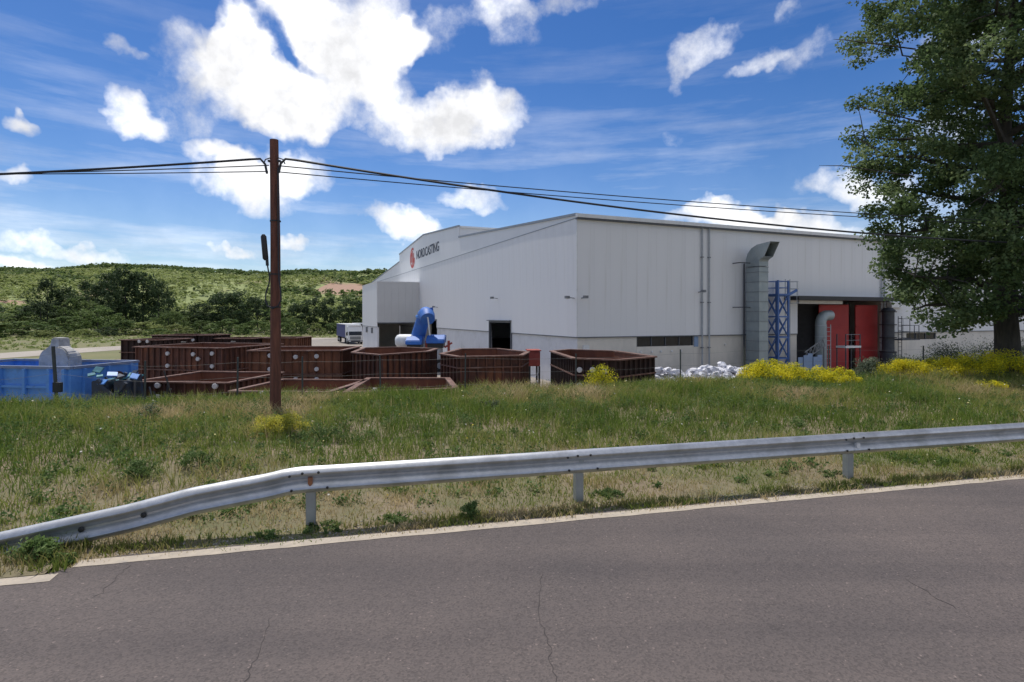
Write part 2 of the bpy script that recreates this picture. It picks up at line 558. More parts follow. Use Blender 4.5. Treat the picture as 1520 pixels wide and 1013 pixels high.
def asphalt():
    m = mat('worn_asphalt', (.120, .099, .091), (.096, .081, .077), scale=.5, rough=.9, detail=5, world_co=True)
    nt = m.node_tree
    nd, lk = nt.nodes, nt.links
    bs = nd['Principled BSDF']
    base = bs.inputs['Base Color'].links[0].from_socket
    g = N(nd, 'ShaderNodeNewGeometry')
    vo = N(nd, 'ShaderNodeTexVoronoi')
    vo.inputs['Scale'].default_value = 64
    lk.new(g.outputs['Position'], vo.inputs['Vector'])
    c = ramp(nt, vo.outputs['Color'], [(.0, (.6, .6, .6)), (.55, (1, 1, 1)), (.9, (1.12, 1.1, 1.08)), (1.0, (2.3, 2.2, 2.1))])
    mx = N(nd, 'ShaderNodeMix', data_type='RGBA', blend_type='MULTIPLY')
    mx.inputs['Factor'].default_value = 1
    lk.new(base, mx.inputs['A'])
    lk.new(c, mx.inputs['B'])
    # long faint bands along the wheel tracks
    mp = N(nd, 'ShaderNodeMapping')
    mp.inputs['Rotation'].default_value = (0, 0, -ROAD_ANG)
    mp.inputs['Scale'].default_value = (.05, 1.0, 1)
    lk.new(g.outputs['Position'], mp.inputs[0])
    no = N(nd, 'ShaderNodeTexNoise')
    no.inputs['Scale'].default_value = 1.1
    no.inputs['Detail'].default_value = 4
    lk.new(mp.outputs[0], no.inputs['Vector'])
    c2 = ramp(nt, no.outputs['Fac'], [(.3, (.76, .76, .78)), (.7, (1.18, 1.16, 1.13))])
    m2 = N(nd, 'ShaderNodeMix', data_type='RGBA', blend_type='MULTIPLY')
    m2.inputs['Factor'].default_value = 1
    lk.new(mx.outputs['Result'], m2.inputs['A'])
    lk.new(c2, m2.inputs['B'])
    lk.new(m2.outputs['Result'], bs.inputs['Base Color'])
    b = N(nd, 'ShaderNodeBump')
    b.inputs['Strength'].default_value = .5
    b.inputs['Distance'].default_value = .006
    lk.new(vo.outputs['Distance'], b.inputs['Height'])
    lk.new(b.outputs[0], bs.inputs['Normal'])
    return m


# ---------------------------------------------------------------- terrain
RD = Vector((.9687, .248))            # along the road
RN = Vector((-.248, .9687))           # away from the road
ROAD_ANG = math.atan2(RD.y, RD.x)
D0 = 6.72                             # the painted edge line


def sd_xy(s, d):
    q = d + D0
    return np.asarray(s) * RD.x + np.asarray(q) * RN.x, np.asarray(s) * RD.y + np.asarray(q) * RN.y


def xy_sd(x, y):
    return x * RD.x + y * RD.y, x * RN.x + y * RN.y - D0


YARD = -1.8


def ground_z(x, y):
    x = np.asarray(x, float)
    y = np.asarray(y, float)
    s, d = xy_sd(x, y)
    z = np.interp(d, [-60, -8.2, -7.9, -7.4, .12, .35, .6, 1.4, 3, 7, 9.2, 10.4, 13.5, 14.5], [-.3, -.05, -.05, -.05, -.02, -.005, .01, .03, .09, .24, .27, .05, YARD, YARD])
    rise = .10 * smooth(1, 15, s) + .12 * smooth(-4, -14, s)
    z = z + rise * smooth(1.0, 7.0, d) * (1 - smooth(9.2, 13.5, d))
    bumps = (vnoise(x, y, 1.6, 3) - .5) * .11 + (vnoise(x, y, .6, 4) - .5) * .05
    z = z + bumps * smooth(.5, 2.0, d) * (1 - smooth(12, 14, d))
    far = smooth(70, 150, y)
    z = z - .9 * far * smooth(13, 16, d)
    return z


ridge_px = [-600, -200, 0, 60, 110, 175, 240, 330, 400, 440, 480, 530, 570, 650, 900, 1500, 2300]
ridge_py = [425, 408, 402, 407, 404, 396, 398, 404, 409, 403, 405, 409, 411, 418, 430, 440, 445]
RIDGE_Y = 650.0


def hill_z(x, y):
    px = CX + np.asarray(x, float) / RIDGE_Y * F
    top = CAMZ + (HY - np.interp(px, ridge_px, ridge_py)) / F * RIDGE_Y
    y = np.asarray(y, float)
    t = smooth(215, 720, y)
    z = -3.4 + (top + 6.5) * t
    z = z + ((vnoise(x, y, 120, 7) - .5) * 16 + (vnoise(x, y, 45, 8) - .5) * 6) * smooth(230, 420, y) * (1 - smooth(560, 660, y) * .7)
    return z - 14 * smooth(760, 1300, y)


def axis(parts):
    out = []
    for a, b, st in parts:
        out += list(np.arange(a, b, st))
    out.append(parts[-1][1])
    return np.array(out)


def grid_mesh(name, xs, ys, fz, material):
    X, Y = np.meshgrid(xs, ys)
    Z = fz(X, Y)
    v = np.stack([X, Y, Z], -1).reshape(-1, 3)
    nx, ny = len(xs), len(ys)
    i = np.arange(nx * ny).reshape(ny, nx)
    q = np.stack([i[:-1, :-1], i[:-1, 1:], i[1:, 1:], i[1:, :-1]], -1).reshape(-1, 4)
    me = np_mesh(name, v, q, material)
    me.polygons.foreach_set('use_smooth', np.ones(len(q), bool))
    return me


def soil():
    m = mat('verge_soil', (.25, .195, .13), (.18, .145, .09), scale=1.4, rough=.95, bump=.6, bscale=20, c3=(.12, .125, .05), scale3=.45, lo3=.42, hi3=.62, world_co=True)
    return m


M['soil'] = soil()
xs = axis([(-2600, -400, 220), (-400, -100, 30), (-100, -40, 6), (-40, 44, .7), (44, 120, 6), (120, 400, 35), (400, 2600, 220)])
ys = axis([(-600, -60, 60), (-60, -6, 4), (-6, 34, .55), (34, 80, 3), (80, 240, 10), (240, 800, 60), (800, 4200, 400)])
ground = link('ground', grid_mesh('ground', xs, ys, ground_z, M['soil']))
tag(ground, kind='structure')

M['hill_soil'] = mat('hill_grass', (.27, .31, .115), (.21, .25, .09), scale=.02, rough=.95, c3=(.33, .22, .15), scale3=.012, lo3=.56, hi3=.66, world_co=True)
hx = axis([(-1500, -900, 60), (-900, 60, 14), (60, 1500, 60)])
hy = axis([(205, 760, 11), (760, 1500, 90)])
hme = grid_mesh('hills', hx, hy, hill_z, M['hill_soil'])
hc = np.array([p.center[:] for p in hme.polygons])
def bare_soil(x, y):
    """two worn slopes where the red earth shows"""
    px, py = CX + x / y * F, HY - (hill_z(x, y) - CAMZ) / y * F
    w = vnoise(x, y, 16, 44) * .7
    return np.maximum(1 - np.hypot((px - 508) / 52, (py - 431) / 11), 1 - np.hypot((px - 30) / 30, (py - 452) / 5)) + w - .3
ha = hme.attributes.new('bare', 'FLOAT', 'FACE')
ha.data.foreach_set('value', np.clip(bare_soil(hc[:, 0], hc[:, 1]) * 3, 0, 1).astype(np.float32))
_nt = M['hill_soil'].node_tree
_b = _nt.nodes['Principled BSDF'].inputs['Base Color']
_src = _b.links[0].from_socket
_at = N(_nt.nodes, 'ShaderNodeAttribute', attribute_name='bare')
_mx = N(_nt.nodes, 'ShaderNodeMix', data_type='RGBA')
_nt.links.new(_at.outputs['Fac'], _mx.inputs['Factor'])
_nt.links.new(_src, _mx.inputs['A'])
_mx.inputs['B'].default_value = (.36, .23, .16, 1)
_nt.links.new(_mx.outputs['Result'], _b)
hill = link('hills', hme)
tag(hill, kind='structure')


def strip_mesh(name, rows, material, thick=0):
    """rows: list of (left point, right point)"""
    v, q = [], []
    for a, b in rows:
        v += [a, b]
    for i in range(len(rows) - 1):
        q.append((2 * i, 2 * i + 1, 2 * i + 3, 2 * i + 2))
    return np_mesh(name, v, q, material)


M['asphalt'] = asphalt()
road_rows = []
for s in np.concatenate([np.arange(-260, -30, 20), np.arange(-30, 30, .5), np.arange(30, 261, 20)]):
    wob = float(vnoise(s, 3, .8, 5) - .5) * .06
    # where the verge has crept over the edge of the tarmac the road is a little narrower
    edge = .13 + wob if s > -2.85 else -.17 + wob
    a = sd_xy(s, -7.4)
    b = sd_xy(s, edge)
    road_rows.append(((a[0], a[1], .0), (b[0], b[1], .0)))
road = link('road', strip_mesh('road', road_rows, M['asphalt']))
tag(road, kind='structure')


def paint(name, s0, s1, d, w):
    rows = []
    for s in np.arange(s0, s1 + .01, .12 if abs(s1 - s0) < 90 else 2):
        e1 = float(vnoise(s, 1, .25, 8) - .5) * .022
        e2 = float(vnoise(s, 9, .25, 9) - .5) * .022
        a, b = sd_xy(s, d - w / 2 + e1), sd_xy(s, d + w / 2 + e2)
        rows.append(((a[0], a[1], .004), (b[0], b[1], .004)))
    o = link(name, strip_mesh(name, rows, M['line_paint']), road)
    return o


paint('edge_line', -2.82, 60, 0.0, .17)
paint('edge_line', -60, -2.80, -.29, .17)
for pts in ([(400, 915), (395, 935), (390, 955), (380, 978), (371, 996), (366, 1012), (358, 1040)],
            [(806, 852), (797, 880), (800, 905), (804, 925), (811, 948), (817, 968), (818, 990), (826, 1012), (828, 1040)],
            [(193, 838), (180, 850), (168, 862), (150, 880), (130, 893)],
            [(1340, 858), (1375, 878), (1405, 896), (1430, 908)]):
    v, q = [], []
    pts = [(pts[j][0] + (pts[j + 1][0] - pts[j][0]) * f + random.uniform(-3.5, 3.5), pts[j][1] + (pts[j + 1][1] - pts[j][1]) * f) for j in range(len(pts) - 1) for f in (0, .33, .66)]
    for i, (a, b) in enumerate(pts):
        g = G(a, b, .003)
        w = random.uniform(.0015, .0045) if 0 < i < len(pts) - 1 else .0008
        v += [(g.x - w, g.y, .003), (g.x + w, g.y, .003)]
        if i: q.append((2 * i - 2, 2 * i - 1, 2 * i + 1, 2 * i))
    link('crack', np_mesh('crack', v, q, M['crack']), road)

# yard: pale gravel laid over the terrain
M['gravel'] = mat('yard_gravel', (.30, .265, .225), (.235, .205, .175), scale=.25, rough=.95, bump=.3, bscale=6, c3=(.16, .14, .11), scale3=.09, lo3=.5, hi3=.75, world_co=True)
M['track'] = mat('pale_track', (.40, .355, .30), (.34, .30, .25), scale=.2, rough=.95, world_co=True)


def yard_sheet(name, outline_rows, lift, material):
    rows = []
    for y, x0, x1 in outline_rows:
        n = 10
        rows.append([(x0 + (x1 - x0) * i / n, y, float(ground_z(x0 + (x1 - x0) * i / n, y)) + lift) for i in range(n + 1)])
    v = [p for r in rows for p in r]
    q = []
    n = len(rows[0])
    for j in range(len(rows) - 1):
        for i in range(n - 1):
            q.append((j * n + i, j * n + i + 1, (j + 1) * n + i + 1, (j + 1) * n + i))
    return link(name, np_mesh(name, v, q, material))


yr = []
for y in np.arange(18, 139, 4):
    x0 = np.interp(y, [18, 40, 75, 100, 139], [-14, -33, -44, -48, -47])
    x1 = np.interp(y, [18, 26, 34, 60, 139], [-6, 22, 50, 110, 110])
    yr.append((y, x0, x1))
tag(yard_sheet('yard', yr, .02, M['gravel']), kind='structure')
tr = [(y, np.interp(y, [40, 58, 77, 122, 139], [-62, -60, -59, -50, -47]), np.interp(y, [40, 58, 77, 100, 139], [-53, -52, -49.5, -45, -40])) for y in np.arange(40, 140, 4)]
tag(yard_sheet('track', tr, .035, M['track']), kind='structure')
M['meadow'] = mat('meadow', (.19, .175, .075), (.14, .15, .055), scale=.15, rough=.95, c3=(.20, .16, .085), scale3=.06, lo3=.5, hi3=.7, world_co=True)
mr_ = [(y, -260, np.interp(y, [16, 40, 75, 100, 138, 140, 215], [-20, -34, -45, -49, -48, 60, 60])) for y in list(np.arange(16, 138, 6)) + list(np.arange(138, 232, 8))]
tag(yard_sheet('meadow', mr_, .012, M['meadow']), kind='structure')

# ---------------------------------------------------------------- factory
BC = Vector((3.94, 34.7, YARD))
BANG = math.atan2(.388, .9217)
LX, LY = 70.0, 74.7                   # along the side wall / along the gable front
fac = empty('factory_building', BC, BANG, 'large pale grey metal clad foundry hall with lettering on its gable', 'building')
Z1, ZE = 3.0, 10.2                    # top of the concrete base, eave line


def roof_z(y):
    if 23.4 <= y <= 51.3:
        return 13.08 + .069 * (13.95 - abs(y - 37.35))
    return 10.39 + .069 * min(y, LY - y)


box_cache = {}


def boxmesh(name, sx, sy, sz, material, bevel=0):
    key = (name, round(sx, 3), round(sy, 3), round(sz, 3), material.name)
    if key not in box_cache:
        box_cache[key] = MB().box(0, sx, 0, sy, 0, sz).mesh(name, material, bevel=bevel)
    return box_cache[key]


def put_box(name, x0, x1, y0, y1, z0, z1, material, parent=fac):
    return link(name, boxmesh(name, x1 - x0, y1 - y0, z1 - z0, material), parent, (x0, y0, z0))


def wall(side, length, z0, z1, pitch, holes, thick, off, name, material, gap, skip=None):
    """one facade cut into pieces round its openings; side 'x' runs along local x on y = 0, side 'y' along local y on x = 0"""
    br = set(np.round(np.arange(0, length, pitch), 3)) | {length}
    for a, b, c, d in holes:
        br = {t for t in br if abs(t - a) > pitch * .3 and abs(t - b) > pitch * .3} | {a, b}
    br = sorted(t for t in br if 0 <= t <= length)
    for a, b in zip(br[:-1], br[1:]):
        spans = [(z0, z1)]
        for ha, hb, hc, hd in holes:
            if a >= ha - 1e-4 and b <= hb + 1e-4:
                new = []
                for p, q in spans:
                    if hc > p + .01: new.append((p, min(q, hc)))
                    if hd < q - .01: new.append((max(p, hd), q))
                spans = [sp for sp in new if sp[1] - sp[0] > .02]
        for p, q in spans:
            g = gap / 2
            if side == 'x':
                put_box(name, a + g, b - g, off, off + thick, p, q, material)
            else:
                put_box(name, off, off + thick, a + g, b - g, p, q, material)


hx_holes = [(4.26, 8.78, 2.38, 2.99), (16.5, 17.6, 2.2, 2.99), (18.1, 28.1, 0, 5.53), (30.2, 34.0, 2.42, 2.95)]
hy_holes = [(10.15, 14.98, 0, 3.8), (24.9, 31.4, 2.45, 2.99), (31.5, 39.4, 0, 3.8)]
wall('x', LX, 0, Z1, 5.0, hx_holes, .20, 0.0, 'concrete_panel', M['concrete'], .012)
wall('y', LY, 0, Z1, 5.0, hy_holes, .20, 0.0, 'concrete_panel', M['concrete_white'], .012)
wall('x', LX, Z1 + .06, ZE + .02, 1.15, hx_holes, .08, -.07, 'wall_panel', M['panel'], .004)
wall('y', LY, Z1 + .06, ZE, 1.15, hy_holes, .08, -.07, 'wall_panel', M['panel'], .006)
# inner skin and the far walls keep the hall dark
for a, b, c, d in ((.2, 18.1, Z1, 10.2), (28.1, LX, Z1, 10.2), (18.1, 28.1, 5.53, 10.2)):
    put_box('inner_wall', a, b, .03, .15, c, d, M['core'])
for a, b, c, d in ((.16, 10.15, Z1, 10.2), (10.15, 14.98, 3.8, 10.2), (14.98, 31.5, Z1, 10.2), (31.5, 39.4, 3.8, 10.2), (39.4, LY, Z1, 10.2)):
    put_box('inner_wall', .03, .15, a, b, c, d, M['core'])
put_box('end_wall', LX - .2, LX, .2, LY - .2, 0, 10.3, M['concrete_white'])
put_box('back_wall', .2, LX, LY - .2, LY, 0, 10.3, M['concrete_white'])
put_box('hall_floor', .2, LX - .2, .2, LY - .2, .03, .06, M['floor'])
# dark flashing above the concrete base
for a, b in ((-.09, 18.1), (28.1, LX)):
    put_box('base_flashing', a, b, -.10, .0, Z1 + .0, Z1 + .06, M['trim_dark'])
for a, b in ((-.0, 10.15), (14.98, 31.5), (39.4, LY)):
    put_box('base_flashing', -.10, .0, a, b, Z1 + .0, Z1 + .06, M['trim_dark'])
# gable panels above the eave line
n_up = 50
for i in range(n_up):
    a, b = LY * i / n_up + .003, LY * (i + 1) / n_up - .003
    cuts = [a] + [c for c in (23.4, 51.3, 37.35) if a < c < b] + [b]
    for p, q in zip(cuts[:-1], cuts[1:]):
        zp, zq = roof_z(p + 1e-4), roof_z(q - 1e-4)
        poly = [(-.06, p, ZE + .05), (-.06, q, ZE + .05), (-.06, q, zq), (-.06, p, zp)]
        MB().prism(poly, (.09, 0, 0)).build('gable_panel', M['panel_up'], fac)
put_box('eave_trim', -.095, -.0, -.09, LY, ZE - .0, ZE + .05, M['trim_grey'])


def gable_line(mb, x, dz, w, h):
    pts = [(0, 10.39), (23.4, roof_z(23.39)), None, (23.4, 13.08), (37.35, roof_z(37.35)), (51.3, 13.08), None, (51.3, roof_z(51.31)), (LY, 10.39)]
    for p, q in zip(pts[:-1], pts[1:]):
        if p and q:
            mb.bar((x, p[0], p[1] + dz), (x, q[0], q[1] + dz), w, h)
    return mb


gable_line(MB(), -.03, .06, .2, .16).build('gable_coping', M['trim_grey'], fac)
roof = MB()
for (ya, za), (yb, zb) in (((0, 10.39), (23.4, roof_z(23.39))), ((51.3, roof_z(51.31)), (LY, 10.39)), ((23.4, 13.08), (37.35, roof_z(37.35))), ((37.35, roof_z(37.35)), (51.3, 13.08))):
    roof.prism([(.05, ya, za - .1), (.05, yb, zb - .1), (.05, yb, zb), (.05, ya, za)], (LX - .05, 0, 0))
rf = roof.build('roof', M['roof'], fac)
put_box('monitor_wall', .06, LX, 23.4, 23.5, 11.9, 12.98, M['panel'])
put_box('monitor_wall', .06, LX, 51.2, 51.3, 11.9, 12.98, M['panel'])
put_box('monitor_eave', .06, LX, 23.15, 23.40, 12.95, 13.12, M['trim_white'])
put_box('monitor_wall', LX - .1, LX, 23.5, 51.2, 11.9, 13.0, M['panel'])
# gutter along the side wall
put_box('gutter', -.16, LX, -.32, -.05, 10.24, 10.46, M['trim_white'])
put_box('gutter_soffit', -.14, LX, -.26, -.0, 10.14, 10.235, M['trim_dark'])
put_box('corner_trim', -.085, -.003, -.085, -.003, 3.07, 10.13, M['trim_white'])
# windows
for a, b, c, d in (hx_holes[0], hx_holes[1], hx_holes[3]):
    w = put_box('window', a + .03, b - .03, .10, .14, c + .02, d - .02, M['glass_dark'])
    n = max(1, int((b - a) / 1.1))
    for i in range(n + 1):
        x = (b - a - .12) * i / n
        put_box('frame', x, x + .05, -.05, -.01, 0, d - c - .05, M['trim_dark'], w)
wy = put_box('window', .10, .14, hy_holes[1][0] + .03, hy_holes[1][1] - .03, 2.47, 2.97, M['glass_dark'])
for i in range(6):
    put_box('frame', -.05, -.01, 6.35 * i / 5, 6.35 * i / 5 + .05, 0, .48, M['trim_dark'], wy)
put_box('window_cheek', 8.79, 9.12, -.035, -.004, 2.3, 2.98, M['blue_sheet'])
# gate opening in the gable front
fr = MB()
fr.box(-.09, .1, 10.13, 10.27, .05, 3.8).box(-.09, .1, 14.86, 15.0, .05, 3.8).box(-.09, .1, 10.13, 15.0, 3.8, 3.93)
fr.build('gate_frame', M['trim_dark'], fac)
put_box('gate_canopy', -.28, -.09, 10.05, 15.05, 3.94, 4.0, M['trim_dark'])
# annex that stands out from the gable front
ax0, ay0, ay1, az = -5.17, 39.5, 51.2, 8.42
na = 6
for i in range(na):
    a, b = ax0 + (-.08 - ax0) * i / na, ax0 + (-.08 - ax0) * (i + 1) / na
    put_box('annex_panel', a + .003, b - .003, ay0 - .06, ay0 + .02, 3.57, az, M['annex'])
na = 10
for i in range(na):
    a, b = ay0 + (ay1 - ay0) * i / na, ay0 + (ay1 - ay0) * (i + 1) / na
    put_box('annex_panel', ax0 - .06, ax0 + .02, a + .003, b - .003, Z1 + .05, az, M['panel'])
    put_box('annex_base_panel', ax0 - .0, ax0 + .2, a + .005, b - .005, 0, Z1, M['concrete_white'])
put_box('annex_roof', ax0 - .1, -.1, ay0 - .1, ay1, az, az + .12, M['trim_white'])
put_box('annex_back', ax0 + .2, -.08, ay1 - .15, ay1, 0, az, M['concrete'])
put_box('annex_lintel', ax0 + .0, 0.3, ay0 - .1, ay0 - .065, 3.45, 3.57, M['trim_dark'])
put_box('annex_flashing', ax0 - .09, ax0, ay0, ay1, Z1, Z1 + .05, M['trim_dark'])
for yy in (ay0 + 3.2, ay0 + 7.4):
    put_box('wall_bracket', ax0 - .22, ax0 - .002, yy, yy + .3, 2.2, 2.9, M['grey_steel'])
put_box('entrance_lintel', -.13, -.075, 31.4, 39.4, 3.8, 3.98, M['trim_dark'])
put_box('entrance_reveal', .2, 1.4, 39.2, 39.4, .06, 3.8, M['concrete'])
# rainwater pipes
for x in (9.34, 9.93, 27.0, 27.35):
    mb = MB().tube([(x, -.19, 10.2), (x, -.16, 9.9), (x - .0, -.16, .1)], .055, 8)
    p = mb.build('rainwater_pipe', M['pale_steel'], fac, smooth=True)
    for z in (2.2, 5.2, 8.2):
        MB().box(x - .09, x + .09, -.225, -.07, z, z + .06).build('pipe_clip', M['grey_steel'], p)
# floodlights and cameras on the walls
def wall_lamp(x, y, z, dx, dy, name='floodlight'):
    mb = MB()
    mb.bar((x, y, z), (x + dx * .45, y + dy * .45, z + .05), .05)
    mb.box(x + dx * .5 - .12, x + dx * .5 + .12, y + dy * .5 - .12, y + dy * .5 + .12, z - .02, z + .14)
    o = mb.build(name, M['grey_steel'], fac)
    MB().box(x + dx * .5 - .1, x + dx * .5 + .1, y + dy * .5 - .1, y + dy * .5 + .1, z - .04, z - .021).build('lamp_face', M['trim_white'], o)


wall_lamp(-.06, .25, 5.4, -1, 0)
wall_lamp(.25, -.06, 5.4, 0, -1)
wall_lamp(-.06, 13.0, 5.75, -1, 0)
wall_lamp(-.06, 31.0, 5.3, -1, 0)
wall_lamp(9.1, -.06, 5.9, 0, -1)
for x in (4.55, 5.4, 6.1, 6.95, 7.7, 11.4):
    MB().lathe([(.07, 0), (.07, .06), (.03, .09)], 8, axis='Y').build('vent_cap', M['trim_white'], fac, loc=(x, -.09, 2.05 + (.35 if x > 10 else 0)), rot=(0, 0, 0))
put_box('switch_box', .35, .75, -.14, -.002, 2.1, 2.55, M['trim_white'])
put_box('switch_box', 1.05, 1.3, -.14, -.002, 1.75, 2.0, M['trim_white'])

# lettering on the gable
cu = bpy.data.curves.new('lettering', 'FONT')
cu.body = 'NORDCASTING'
cu.extrude = .015
cu.offset = .012
to = bpy.data.objects.new('tmp_text', cu)
col.objects.link(to)
bpy.context.view_layer.update()
tm = bpy.data.meshes.new_from_object(to.evaluated_get(bpy.context.evaluated_depsgraph_get()))
bpy.data.objects.remove(to)
co = np.array([v.co[:] for v in tm.vertices])
lo, hi = co.min(0), co.max(0)
nc = np.zeros_like(co)
nc[:, 1] = 40.9 - (co[:, 0] - lo[0]) / (hi[0] - lo[0]) * 10.4
nc[:, 2] = 11.45 + (co[:, 1] - lo[1]) / (hi[1] - lo[1]) * 1.08
nc[:, 0] = -.075 - co[:, 2]
tm.vertices.foreach_set('co', nc.ravel())
tm.update()
tm.materials.clear()
tm.materials.append(M['letter'])
link('lettering', tm, fac)['label'] = 'dark lettering NORDCASTING'
em = MB()
c0, z0 = 43.1, 11.85
seg = 40


def arc(mb, r0, r1, a0, a1, n=20, sq=1.0):
    po = []
    for i in range(n + 1):
        a = R(a0 + (a1 - a0) * i / n)
        po.append((-.078, c0 - r1 * math.cos(a) * sq, z0 + r1 * math.sin(a)))
    for i in reversed(range(n + 1)):
        a = R(a0 + (a1 - a0) * i / n)
        po.append((-.078, c0 - r0 * math.cos(a) * sq, z0 + r0 * math.sin(a)))
    for i in range(n):
        q = [po[i], po[i + 1], po[2 * n - i], po[2 * n + 1 - i]]
        mb.prism(q, (-.02, 0, 0))


arc(em, 1.02, 1.32, 62, 418 - 62)
for yy, zb, zt in ((.62, -.55, .75), (.0, -1.0, .9), (-.62, -.75, .55)):
    em.prism([(-.078, c0 + yy + .15, z0 + zb), (-.078, c0 + yy - .15, z0 + zb), (-.078, c0 + yy - .15, z0 + zt), (-.078, c0 + yy + .15, z0 + zt)], (-.02, 0, 0))
em.prism([(-.078, c0 + .7, z0 + .75), (-.078, c0 + .38, z0 + .75), (-.078, c0 - .7, z0 - .6), (-.078, c0 - .38, z0 - .6)], (-.021, 0, 0))
em.build('emblem', M['red_emblem'], fac)['label'] = 'red round emblem with upright bars'

# recess with the red gates in the side wall
put_box('recess_wall', 18.1, 18.3, .2, 7, .05, 5.53, M['concrete_white'])
put_box('recess_wall', 27.9, 28.1, .2, 7, .05, 5.53, M['concrete'])
put_box('recess_back', 18.3, 27.9, 3.2, 3.4, .05, 5.53, M['core'])
put_box('recess_ceiling', 18.1, 28.1, .16, 6.8, 5.54, 5.66, M['core'])
put_box('canopy_beam', 16.8, 27.6, -1.3, -.08, 5.46, 5.74, M['black'])
put_box('canopy_board', 18.15, 22.6, -.20, -.1, 5.22, 5.49, M['trim_white'])
put_box('canopy_board', 27.7, 29.4, -.50, -.1, 5.0, 5.42, M['trim_white'])
for a, b, sk in ((21.3, 24.05, .5), (25.3, 27.35, .4)):
    g = MB().prism([(a, .75, .05), (b, .4, .05), (b, .4, 5.2), (a, .75, 5.2)], (.05, .12, 0)).build('red_gate_leaf', M['red_gate'], fac)
    for zz in (.3, 1.9, 3.5, 5.1):
        MB().bar((a + .05, .71, zz), (b - .05, .38, zz), .05, .09).build('gate_rail', M['red_gate'], g)
MB().box(23.9, 26.2, 2.0, 2.12, .05, 5.2).build('red_gate_leaf', M['red_gate'], fac)
MB().tube([(24.9, 1.2, .1), (24.9, 1.2, 5.4)], .09, 10).build('gate_pipe', M['dark_steel'], fac, smooth=True)

# things at the side wall, each its own object in the wall's frame
def at_wall(name, x, y, label, cat, group=None):
    c, s = math.cos(BANG), math.sin(BANG)
    return empty(name, (BC.x + x * c - y * s, BC.y + x * s + y * c, YARD + .02), BANG, label, cat, group)


duct = at_wall('exhaust_duct', 12.95, -.35, 'tall square galvanised exhaust duct with bent hood against the side wall', 'duct')
W_, D_ = .8, 1.15                     # along the wall, out from the wall
zz = 0
while zz < 7.55:
    h = min(.66, 7.6 - zz)
    MB().box(0, W_, -D_, 0, zz + .012, zz + h - .012).build('duct_section', M['galv_duct'], duct)
    MB().box(-.03, W_ + .03, -D_ - .03, .03, zz + h - .02, zz + h + .012).build('duct_flange', M['grey_steel'], duct)
    zz += .66
hood_o, hood_i = [], []
prof_o = [(0, 7.65), (.02, 8.15), (-.12, 8.55), (-.45, 8.88), (-.95, 9.08), (-2.1, 9.18)]
prof_i = [(-D_, 7.65), (-D_, 7.95), (-1.17, 8.02), (-1.25, 8.10), (-1.35, 8.16), (-1.55, 8.24)]
for k in range(5):
    a, b, c, d = prof_o[k], prof_o[k + 1], prof_i[k + 1], prof_i[k]
    mb = MB()
    for x in (0, W_ - .02):
        mb.prism([(x, *a), (x, *b), (x, *c), (x, *d)], (.02, 0, 0))
    mb.prism([(0.02, *a), (W_ - .02, *a), (W_ - .02, *b), (.02, *b)], (0, -.015, -.012))
    mb.prism([(0.02, *d), (W_ - .02, *d), (W_ - .02, *c), (.02, *c)], (0, .012, .015))
    mb.build('hood_segment', M['galv_duct'], duct)
for z in (7.9, 4.9):
    MB().bar((-.9, -.35, z), (W_ * .4, -.35, z), .06).bar((-.9, -.35, z), (-.9, .28, z), .06).build('wall_bracket', M['dark_steel'], duct)
MB().bar((-.08, .1, .05), (-.08, .1, 7.9), .07).build('support_post', M['dark_steel'], duct)

tower = at_wall('lattice_tower', 14.85, -.3, 'blue lattice steel tower with railed platform beside the exhaust duct', 'tower')
TW, TD, TH = .95, 1.0, 5.75
for i, (x, y) in enumerate(((0, 0), (TW, 0), (TW, -TD), (0, -TD))):
    MB().box(x - .055, x + .055, y - .055, y + .055, 0, TH + 1.0).build('corner_post', M['blue_tower'], tower)
lv = [0, 1.45, 2.9, 4.3, TH]
for z0, z1 in zip(lv[:-1], lv[1:]):
    for (a, b) in (((0, -TD), (TW, -TD)), ((0, 0), (TW, 0)), ((0, 0), (0, -TD)), ((TW, 0), (TW, -TD))):
        MB().bar((*a, z0), (*b, z1), .055).build('brace', M['blue_tower'], tower)
        MB().bar((*b, z0), (*a, z1), .056).build('brace', M['blue_tower'], tower)
        MB().bar((*a, z1 - .04), (*b, z1 - .04), .07, .1).build('tie', M['blue_tower'], tower)
put_box('platform', -.12, TW + .12, -TD - .12, .1, TH, TH + .08, M['blue_tower'], tower)
for z in (TH + .5, TH + .95):
    MB().bar((0, -TD, z), (TW, -TD, z), .04).bar((TW, -TD, z), (TW, 0, z), .04).bar((0, 0, z), (0, -TD, z), .04).bar((0, 0, z), (TW, 0, z), .04).build('handrail', M['blue_tower'], tower)
MB().bar((TW + .05, -TD, TH + .02), (TW + .7, -TD - .1, TH + .35), .10, .16).build('lamp_arm', M['blue_tower'], tower)
lad = at_wall('caged_ladder', 16.25, -.65, 'pale steel ladder with hooped top beside the blue tower', 'ladder')


def ladder(t, w, h, material, hoops=(), rung='rung'):
    for x in (0, w):
        MB().tube([(x, 0, 0), (x, 0, h)], .028, 6).build('stile', material, t)
    me = MB().tube([(0, 0, 0), (w, 0, 0)], .018, 6).mesh('rung', material)
    z = .3
    while z < h - .1:
        link(rung, me, t, (0, 0, z))
        z += .32
    for z in hoops:
        pts = [(w / 2 + .42 * math.cos(a), -.35 + .42 * math.sin(a) * 1.0, z) for a in [R(q) for q in range(60, -241, -30)]]
        MB().tube(pts, .02, 6).build('hoop', material, t)
    if hoops:
        for a in (200, 270, 340):
            x, y = w / 2 + .42 * math.cos(R(a)), -.35 + .42 * math.sin(R(a))
            MB().tube([(x, y, hoops[0]), (x, y, hoops[-1])], .015, 6).build('cage_bar', material, t)


